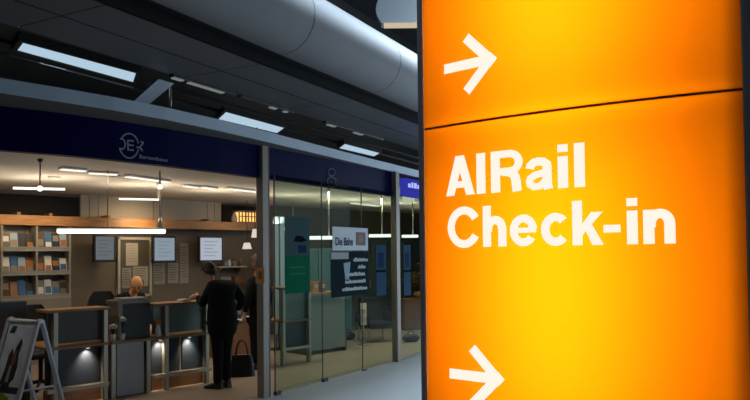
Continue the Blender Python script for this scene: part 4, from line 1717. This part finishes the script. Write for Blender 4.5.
hrow = z_sh[0] - z_sh[1]
for r in range(3):
    for i in range(8):
        cname = rowsc[r][i]
        side = 0 if i < 4 else 1
        base = .03 + .008 if side == 0 else w_ * .485 + .03 + .008
        span = (w_ * .485 - .046) if side == 0 else (w_ * .515 - .076)
        cw = span / 4
        xc = base + cw * ((i % 4) + .5)
        bh_ = hrow * (random.uniform(.58, .74))
        lab = '%s brochure, %s from the left on the %s row of the rack' % (cname, ordn[i], rown[r])
        q = shop_thing('brochure', lab, 'brochure', ax0 + xc, br + .05, z_sh[r] + .003, 'travel brochures in the wall rack')
        hw = cw * .46
        m = MB(); m.hexa([(-hw, 0, 0), (hw, 0, 0), (hw, .02, 0), (-hw, .02, 0)], [(-hw, .06, bh_), (hw, .06, bh_), (hw, .08, bh_), (-hw, .08, bh_)])
        m.build('cover', mat('brochure_' + cname.replace(' ', '_'), cols[cname], .55), q)
        c2 = random.choice(['white', 'blue', 'tan', 'orange', 'dark'])
        z0f, z1f = random.choice([(.12, .45), (.2, .6), (.5, .85)])
        m = MB()
        dy = lambda f: .06 * f - .002
        m.hexa([(-hw * .8, dy(z0f), bh_ * z0f), (hw * .8, dy(z0f), bh_ * z0f), (hw * .8, dy(z0f) + .003, bh_ * z0f), (-hw * .8, dy(z0f) + .003, bh_ * z0f)],
               [(-hw * .8, dy(z1f), bh_ * z1f), (hw * .8, dy(z1f), bh_ * z1f), (hw * .8, dy(z1f) + .003, bh_ * z1f), (-hw * .8, dy(z1f) + .003, bh_ * z1f)])
        m.build('cover_picture', mat('brochure_' + c2, cols[c2], .55), q)
# dark monitor behind the left counter
a0, zt2 = L(0, 302, .55); a1, zb2 = L(27, 318, .55)
root = shop_thing('desk_monitor', 'dark monitor standing left of the round-backed chair', 'monitor', a1 - .24, .5, zd_ + .001)
m = MB(); m.box(-.26, .22, 0, .05, .10, zt2 - zd_, .01); m.build('housing', mat('monitor_grey', (.05, .05, .055), .5), root)
m = MB(); m.tube([(0, .03, .015), (0, .03, .12)], .025, 8); m.lathe([(.11, 0), (.11, .015), (.02, .02)], c=(0, .03, 0)); m.build('stand', M_BLACK, root)
m = MB(); m.box(-.24, .20, .05, .053, .12, zt2 - zd_ - .02); m.build('display', M_SCREEN2, root)
a0 = A(-60, 350, .4); a1 = A(45) - .02
root = shop_thing('desk', 'grey desk carrying the dark monitor behind the poster stand', 'desk', a0, .2)
m = MB(); m.box(0, a1 - a0, 0, .7, zd_ - .035, zd_, .005); m.build('desk_top', M_WOOD, root)
for xx in (.05, a1 - a0 - .09):
    m = MB(); m.box(xx, xx + .04, .05, .65, .006, zd_ - .035); m.build('side_panel', M_GREYP, root)
m = MB(); m.box(.09, a1 - a0 - .09, .6, .63, .2, zd_ - .035); m.build('modesty_panel', M_GREYP, root)

# ------------------------------------------------------------------ poster A-board
aH = 1.13
near = at_height(41.5, 320.5, aH)
al_ = math.radians(56)
ridge = Vector((-math.sin(al_), math.cos(al_), 0))       # from near end to far end
spread = Vector((math.cos(al_), math.sin(al_), 0))       # to the back leg
root = thing('poster_stand', 'grey A-frame poster stand at the lower left of the shop', 'stand', (near.x, near.y, 0.006), math.atan2(-ridge.y, -ridge.x))
# local x = towards near end (ridge reversed), y = left of it
Rz = Matrix.Rotation(-root.rotation_euler.z, 3, 'Z')
sp = Rz @ spread
sgn = 1 if sp.y > 0 else -1
bwid = 0.62
fl = 0.32
H = aH - .006


def leg_pts(x, side):
    return Vector((x, side * fl, 0)), Vector((x, side * .02, H))


fs, bs_ = -sgn, sgn
for nm, side in (('front_frame', fs), ('back_frame', bs_)):
    m = MB()
    for x in (-bwid, -.03):
        p0, p1 = leg_pts(x, side)
        d = Vector((.035, 0, 0)); e = Vector((0, .012, 0))
        m.hexa([p0 - d - e, p0 + d - e, p0 + d + e, p0 - d + e], [p1 - d - e, p1 + d - e, p1 + d + e, p1 - d + e])
    for f in (.02, .98):
        p0 = leg_pts(-bwid, side)[0].lerp(leg_pts(-bwid, side)[1], f); p1 = leg_pts(-.03, side)[0].lerp(leg_pts(-.03, side)[1], f)
        m.tube([p0, p1], .022, 8)
    m.build(nm, M_FRAME, root)
p00, p01 = leg_pts(-bwid + .03, fs); p10, p11 = leg_pts(-.06, fs)
nf = (p10 - p00).cross(p01 - p00).normalized()
if nf.y * fs < 0:
    nf = -nf
qf = lambda u, v: p00.lerp(p10, u).lerp(p01.lerp(p11, u), v)
m = MB(); m.prism([qf(0, .05), qf(1, .05), qf(1, .97), qf(0, .97)], -nf * .012)
po = m.build('poster', M_POSTER, root)


def blob(pts, m_, off):
    mm = MB(); mm.prism([qf(u, v) + nf * off for u, v in pts], nf * .001); return mm.build('poster_print', m_, po)


M_BLOB = mat('poster_dark', (.02, .022, .035), .6)
blob([(.22, .38), (.28, .52), (.30, .66), (.40, .72), (.46, .66), (.52, .74), (.62, .82), (.70, .78), (.66, .66), (.72, .56), (.70, .44), (.60, .40), (.54, .30), (.40, .33)], M_BLOB, .001)
blob([(.46, .60), (.50, .70), (.58, .70), (.60, .60), (.54, .55)], mat('poster_skin', (.22, .12, .07), .6), .003)
blob([(.40, .40), (.44, .56), (.52, .56), (.52, .40)], mat('poster_pale', (.30, .34, .40), .6), .003)
blob([(.0, .29), (1, .31), (1, .37), (0, .35)], mat('poster_navy', (.015, .022, .06), .6), .001)
blob([(.0, .05), (.80, .05), (.70, .26), (.4, .30), (0, .29)], M_LIME, .002)
blob([(.1, .86), (.18, .93), (.36, .93), (.3, .86)], M_BLUEP, .002)
for f in (.34,):
    p0 = leg_pts(-.03, fs)[0].lerp(leg_pts(-.03, fs)[1], f); p1 = leg_pts(-.03, bs_)[0].lerp(leg_pts(-.03, bs_)[1], f)
    m = MB(); m.tube([p0, p1], .012, 8); m.build('stay_bar', M_FRAME, root)
for x in (-.03, -bwid):
    m = MB(); m.tube([(x - .03, 0, H - .01), (x + .035, 0, H - .01)], .026, 10); m.build('hinge', M_METAL, root)

# ------------------------------------------------------------------ behind the glass
def glass_sheet(name, lab, cat, x0, y0, x1, y1, off=0.014):
    a0, zt2 = glass_local(x0, y0, off); a1, zb2 = glass_local(x1, y1, off)
    root = thing(name, lab, cat, gl0 + gd * ((a0 + a1) / 2) + gn * off + Vector((0, 0, (zt2 + zb2) / 2)), grz)
    return root, (a1 - a0) / 2, (zt2 - zb2) / 2


# banner with green lower half
root, w_, h_ = glass_sheet('window_banner', 'tall window banner, teal grey above and green below, on the first pane', 'banner', 285, 216, 310, 292)
m = MB(); m.box(-w_, w_, 0, .006, -h_, h_); m.build('sheet', M_TEALG, root)
m = MB(); m.box(-w_, w_, -.003, 0, -h_, -h_ * .02); m.build('green_field', M_GREEN, root)
m = MB()
m.prism([(-w_ * .35, -.003, h_ * .36), (-w_ * .1, -.003, h_ * .5), (w_ * .35, -.003, h_ * .5), (w_ * .75, -.003, h_ * .38), (w_ * .3, -.003, h_ * .33)], (0, .002, 0))
m.build('dark_motif', mat('motif_black', (.008, .010, .012), .9, spec=.03), root)
m = MB(); m.box(w_ * .05, w_ * .7, -.003, 0, h_ * .05, h_ * .25); m.build('blue_field', M_NAVYP, root)
m = MB()
for zz_ in (-.35, -.52):
    m.box(-w_ * .7, w_ * .6, -.005, -.003, h_ * zz_, h_ * (zz_ + .05))
m.build('pale_line', mat('pale_green', (.02, .17, .10), .8, spec=.04), root)
# white notice with text + picture
root, w_, h_ = glass_sheet('window_notice', 'white window notice with dark lettering and a small picture on the second pane', 'notice', 332.5, 226.5, 368, 250.5)
m = MB(); m.box(-w_, w_, 0, .006, -h_, h_); m.build('sheet', mat('notice_white', (.68, .71, .75), .7), root)
m = MB(); m.box(w_ * .28, w_ * .85, -.003, 0, -h_ * .55, h_ * .62); m.build('picture', mat('picture_brown', (.20, .125, .105), .7), root)
m = MB(); m.box(w_ * .42, w_ * .70, -.005, -.003, -h_ * .25, h_ * .35); m.build('picture_print', mat('picture_tan', (.26, .19, .14), .7), root)
cu = bpy.data.curves.new('t', 'FONT'); cu.body = 'Die Bahn'; cu.size = 1; cu.offset = .02
to = bpy.data.objects.new('t', cu); COL.objects.link(to)
me = bpy.data.meshes.new_from_object(to.evaluated_get(bpy.context.evaluated_depsgraph_get()))
bpy.data.objects.remove(to)
mx_ = max(v.co.x for v in me.vertices)
kx = w_ * .98 / mx_
for v in me.vertices:
    v.co = Vector((-w_ * .88 + v.co.x * kx, -.004, -h_ * .56 + v.co.y * kx * 1.25))
me.materials.clear(); me.materials.append(M_NAVYP)
lo = bpy.data.objects.new('lettering', me); COL.objects.link(lo); lo.parent = root
# dark poster with rows
root, w_, h_ = glass_sheet('window_poster', 'dark teal window poster with five rows of pale lettering under the white notice', 'poster', 331, 252, 369, 294)
m = MB(); m.box(-w_, w_, 0, .006, -h_, h_); m.build('sheet', mat('poster_dark_teal', (.007, .022, .025), .8, spec=.04), root)
m = MB()
M_PLET = mat('pale_lettering', (.60, .64, .64), .7)
lens = [(.15, .95), (.40, .80), (-.25, .78), (-.30, .80), (-.45, .92)]
for i, (l0, l1) in enumerate(lens):
    zc_ = h_ * (.62 - .33 * i)
    x = l0
    m = MB()
    while x < l1 - .02:
        wl = random.uniform(.035, .07)
        m.box(w_ * x, w_ * min(x + wl, l1), -.003, 0, zc_ - h_ * .06, zc_ + h_ * random.choice([.06, .08, .11]))
        x += wl + .022
    m.build('lettering', M_PLET, root)
m = MB(); m.box(-w_, -w_ * .12, -.004, 0, h_ * .68, h_ * .98); m.build('white_strip', mat('strip_white', (.36, .38, .38), .7), root)
m = MB(); m.prism([(-w_ * .30, -.003, -h_ * .25), (-w_ * .1, -.003, -h_ * .25), (-w_ * .02, -.003, h_ * .55), (-w_ * .38, -.003, h_ * .5)], (0, .002, 0)); m.build('pale_blue_motif', M_LBLUE, root)
# blue posters further along
for x0, x1, lab in ((376, 386.5, 'narrow blue poster on the glass left of the far post'), (403.5, 411, 'narrow blue poster on the glass right of the far post')):
    root, w_, h_ = glass_sheet('window_poster', lab, 'poster', x0, 245, x1, 295)
    m = MB(); m.box(-w_, w_, 0, .006, -h_, h_); m.build('sheet', M_BLUEP, root)
    m = MB(); m.box(-w_ * .6, w_ * .5, -.003, 0, h_ * .1, h_ * .7); m.build('dark_field', M_NAVYP, root)
    m = MB(); m.box(-w_ * .98, w_ * .98, -.003, 0, -h_ * .08, h_ * .02); m.build('dark_band', mat('motif_black', (.008, .010, .012), .9, spec=.03), root)

# desks seen through the glass
b_ = shop_floor_pt(290, 353, 0.0)
print('glass counter b', b_)
bq = 0.35
qa0, qz = L(280, 287, bq)
qa1, _ = L(309, 287, bq)
zt3 = L(288, 287, bq)[1]
zd3 = L(288, 320, bq)[1]
root = shop_thing('service_counter', 'service counter with teal front panels behind the first glass pane', 'counter', qa0, bq)
w_ = qa1 - qa0
m = MB(); m.box(-.03, w_ + .03, -.08, .28, zt3 - .035, zt3, .005); m.build('top_shelf', M_WOOD, root)
m = MB(); m.box(.02, w_ - .02, .02, .05, zd3, zt3 - .035); m.build('upper_panel', M_GLASSY, root)
m = MB(); m.box(0, w_, -.06, .6, zd3 - .035, zd3, .005); m.build('desk_shelf', M_WOOD, root)
m = MB(); m.box(.03, w_ - .03, .06, .09, .30, zd3 - .035); m.build('front_panel', M_NAVY, root)
m = MB(); m.box(0, w_, -.06, -.02, .25, .30, .005); m.build('foot_rail', M_METAL, root)
for xx in (.02, w_ - .05):
    m = MB(); m.box(xx, xx + .05, -.05, .03, .006, zt3 - .035, .005); m.build('post', M_METAL, root)
b2 = 0.9
wa0, wz = L(309, 291, b2); wa1, _ = L(346, 291, b2)
zt4 = L(328, 292, b2)[1]
root = shop_thing('long_desk', 'wooden topped desk with pale green grey front behind the glass door', 'desk', wa0, b2)
m = MB(); m.box(0, wa1 - wa0, -.05, .7, zt4 - .04, zt4, .005); m.build('desk_top', M_WOODO, root)
m = MB(); m.box(.03, wa1 - wa0 - .03, 0, .03, .08, zt4 - .04); m.build('front_panel', mat('green_grey', (.23, .25, .22), .6), root)
for xx in (0, wa1 - wa0 - .04):
    m = MB(); m.box(xx, xx + .04, 0, .65, .006, zt4 - .04); m.build('side_panel', M_GREYP, root)
for xp, lab, mm in ((312.5, 'orange brown file box on the desk behind the glass door', M_WOODO), (320, 'dark file box on the desk behind the glass door', M_WOODB)):
    ax, _ = L(xp, 290, b2 + .2)
    root = shop_thing('file_box', lab, 'box', ax, b2 + .2, zt4)
    m = MB(); m.box(-.07, .07, -.1, .1, 0, .2, .005); m.build('body', mm, root)
    m = MB(); m.box(-.03, .03, -.104, -.1, .08, .15); m.build('label_plate', M_PAPER, root)
# dark teal display cabinets further back
for x0, x1, yt, b, lab, mm in ((300, 352, 248, 2.6, 'dark teal tall cabinet behind the glass door', M_TEAL), (352, 405, 240, 3.3, 'dark tall cabinet at the back behind the far panes', mat('dark_cab', (.055, .075, .075), .5)), (406, 470, 236, 3.6, 'tall dark cabinet furthest back beyond the far post', mat('dark_cab', (.055, .075, .075), .5))):
    a0, zt5 = L(x0, yt, b); a1, _ = L(x1, yt, b)
    root = shop_thing('tall_cabinet', lab, 'cabinet', a0, b)
    w_ = a1 - a0
    m = MB(); m.box(0, w_, .02, .5, .006, zt5, .005); m.build('carcass', mm, root)
    nd = 3
    for i in range(nd):
        m = MB(); m.box(w_ * i / nd + .01, w_ * (i + 1) / nd - .01, 0, .02, .1, zt5 - .03, .004)
        d = m.build('door', mm, root)
        m = MB(); m.tube([(w_ * (i + 1) / nd - .06, -.02, 1.0), (w_ * (i + 1) / nd - .06, -.02, 1.2)], .008, 6); m.build('handle', M_METAL, d)
# pale vertical display strips behind first pane (left of banner)
ax, _ = L(276.8, 300, 2.0)
bx, zt5 = L(282.3, 217, 2.0)
root = shop_thing('display_board', 'pair of pale blue upright display boards behind the glass edge', 'board', (ax + bx) / 2, 2.0, 0.006)
for xx in (-(bx - ax) / 2, (bx - ax) / 2):
    m = MB(); m.box(xx - .055, xx + .055, 0, .03, .3, zt5, .004); m.build('board', mat('pale_board', (.34, .42, .50), .6), root)
    m = MB(); m.box(xx - .02, xx + .02, .031, .06, 0, .9); m.build('leg', M_BLACK, root)
m = MB(); m.box(-.2, .2, -.10, .2, 0, .02); m.build('foot_plate', M_BLACK, root)

# black easy chair with stroller-like cover behind the far pane
pc = at_height(377, 341, 0.006)
root = thing('lounge_chair', 'low black lounge chair behind the pane left of the far post', 'chair', pc, 0.5)
k_ = pc.y / FPX
m = MB(); m.box(-.30, .30, -.28, .30, .28, .42, .05); m.build('seat', M_CHAIR, root)
m = MB()
m.hexa([(-.28, .22, .38), (.32, .22, .38), (.32, .36, .38), (-.28, .36, .38)], [(-.22, .36, .92), (.28, .36, .92), (.26, .46, .90), (-.22, .46, .90)], .04)
m.build('backrest', M_CHAIR, root)
for sx in (-.36, .30):
    m = MB(); m.box(sx, sx + .07, -.26, .32, .40, .58, .025); m.build('armrest', M_CHAIR, root)
for sx in (-.3, .3):
    for sy in (-.22, .28):
        m = MB(); m.tube([(sx, sy, 0), (sx * .95, sy * .95, .3)], [.015, .02], 8); m.build('leg', M_METAL, root)
ax = at_height(377, 341, 0.006)
pm = at_depth(363.5, 322, pc.y - .62)
root = thing('magazine_stand', 'slim stand with cream leaflets in front of the lounge chair', 'stand', (pm.x, pm.y, 0.006), 0.4)
m = MB(); m.tube([(0, 0, 0.02), (0, 0, .62)], .012, 8); m.lathe([(.13, 0), (.13, .015), (.02, .025)]); m.build('pole', M_METAL, root)
for i in range(3):
    m = MB(); m.hexa([(-.06, -.03, .40 + .15 * i), (.06, -.03, .40 + .15 * i), (.06, 0, .40 + .15 * i), (-.06, 0, .40 + .15 * i)], [(-.045, .02, .54 + .15 * i), (.075, .02, .54 + .15 * i), (.075, .05, .54 + .15 * i), (-.045, .05, .54 + .15 * i)])
    m.build('leaflet', M_FLOWER, root)


def floor_bag(x, y, lab, rz, s):
    p = at_height(x, y, 0.006)
    root = thing('travel_bag', lab, 'bag', p, rz, 'dark travel bags behind the glass')
    m = MB()
    rows = []
    for i in range(9):
        t = i / 8
        r_ = .11 * s * (max(.05, 1 - abs(2 * t - 1) ** 4)) ** .5
        rows.append([(.27 * s * (2 * t - 1), r_ * 1.1 * math.cos(q), .12 * s + r_ * 1.05 * math.sin(q)) for q in [2 * PI * k / 16 for k in range(17)]])
    m.grid(rows); m.build('body', M_LEATH, root)
    m = MB(); m.tube([(.10 * s * math.cos(q), 0, .2 * s + .13 * s * math.sin(q)) for q in [PI * k / 10 for k in range(11)]], .01, 6); m.build('handle', M_LEATH, root)


floor_bag(347, 340, 'dark travel bag on the floor left of the lounge chair', .3, .7)
floor_bag(411, 342, 'dark travel bag on the floor right of the far post', .3, .7)
p = at_height(414, 330, 0.006)
root = thing('brown_cabinet', 'brown low cabinet between the far post and the orange pylon', 'cabinet', p, 0.5)
m = MB(); m.box(-.25, .5, 0, .45, 0, .72, .006); m.build('carcass', M_WOODB, root)
m = MB(); m.box(-.27, .52, -.02, .47, .72, .75, .004); m.build('top', M_WOOD, root)
m = MB(); m.box(-.22, .12, -.015, 0, .05, .68, .003); d = m.build('door', M_WOODB, root)
m = MB(); m.ball((.08, -.03, .4), .018, 8, 6); m.build('knob', M_METAL, d)
p = at_height(412, 312, 0.78)
root = thing('potted_plant', 'small brown leafed plant standing on the brown cabinet', 'plant', W(*[q for q in ((p - S0).dot(U), (p - S0).dot(V))], .0), 0)
root.location = Vector(bpy.data.objects['brown_cabinet'].location) + Vector((.12, .3, .75))
m = MB(); m.lathe([(.08, 0), (.11, .16), (.1, .16), (.09, .13)], n=14); m.build('pot', M_WOODO, root)
m = MB()
for i in range(26):
    an = i * 2.4; rr = .05 + .16 * random.random(); zz_ = .3 + .55 * random.random()
    c = Vector((rr * math.cos(an), rr * math.sin(an), zz_))
    m.tube([(0, 0, .14), c * .6 + Vector((0, 0, .08)), c], .004, 4)
    m.ball(c, .05, 6, 4, (1, .5, .6))
m.build('foliage', mat('brown_leaf', (.10, .055, .015), .7), root)

# ------------------------------------------------------------------ lights
WARM = (1.0, 0.87, 0.68)


def shop_area(x, b, z, direction, sx, sy, power, col=WARM):
    a, _ = L(x, 300, b)
    return area('shop_lamp', W(a, b, z), direction, sx, sy, power, col)


for a, pw in ((-3.4, 1.0), (-2.0, 5.5), (-.6, 9.5), (.9, 9), (2.4, 8), (4.0, 8), (5.6, 9), (7.2, 9), (9.0, 8)):
    area('shop_uplight', W(a, 1.75, CZ - 0.55), (0, 0, 1), 1.0, .10, pw, WARM)
for a, pw in ((-2.6, 8), (-.6, 12), (1.4, 14), (3.4, 20), (5.6, 26), (7.6, 22)):
    area('shop_downlight', W(a, .4, CZ - .07), (0, 0, -1), 1.0, .15, pw, WARM)
for x, pw in ((-20, 1.2), (18, 1.5), (50, 1.2), (128, 4.4), (215, .5)):
    a, _ = L(x, 220, BW)
    area('pelmet_light', W(a, BW - .95, CZ - .35), V * .8 + Vector((0, 0, -.45)), .35, .12, pw, (1.0, 0.74, 0.42), math.radians(110))
# daylight from the roof glazing over the concourse, then added fill lights
def oriented_area(name, loc, direction, long_dir, sx, sy, power, col):
    z = -Vector(direction).normalized()
    y = Vector(long_dir); y = (y - z * y.dot(z)).normalized()
    x = y.cross(z)
    o = area(name, loc, direction, sx, sy, power, col)
    o.rotation_euler = Matrix((x, y, z)).transposed().to_euler()
    return o


DAY = (0.66, 0.83, 1.0)
oriented_area('roof_daylight', S(2.4, 6.3, 14.0), wn * 0.15 + Vector((0, 0, -1)) - wd * .2, wd, 2.4, 16.0, 2700, DAY)
oriented_area('nose_fill_light', S(3.3, 4.0, 10.5), wn * .2 - Vector((0, 0, 1.5)), wd, .4, 20.0, 560, DAY)  # added light close above the nose, brightens its upper edge
oriented_area('side_fill_light', S(-6.0, 0.4, 15.5), wn - wd * .35, wd, 4.0, 14.0, 300, DAY)  # added light from the side, no window there, brightens beam and front
oriented_area('end_fill_light', S(1.0, 0.6, 27), -wd, Vector((0, 0, 1)), 8.0, 4.4, 900, DAY)  # added light at the far end, brightens the distant ceiling panels

wld = bpy.data.worlds.new('world')
wld.use_nodes = True
bg = wld.node_tree.nodes['Background']
bg.inputs['Color'].default_value = (0.30, 0.40, 0.55, 1)
bg.inputs['Strength'].default_value = 0.02
SC.world = wld
SC.view_settings.view_transform = 'Standard'
SC.view_settings.look = 'None'
SC.view_settings.exposure = 0.0
SC.view_settings.gamma = 1.0
SC.view_settings.use_curve_mapping = False
SC.cycles.use_denoising = True
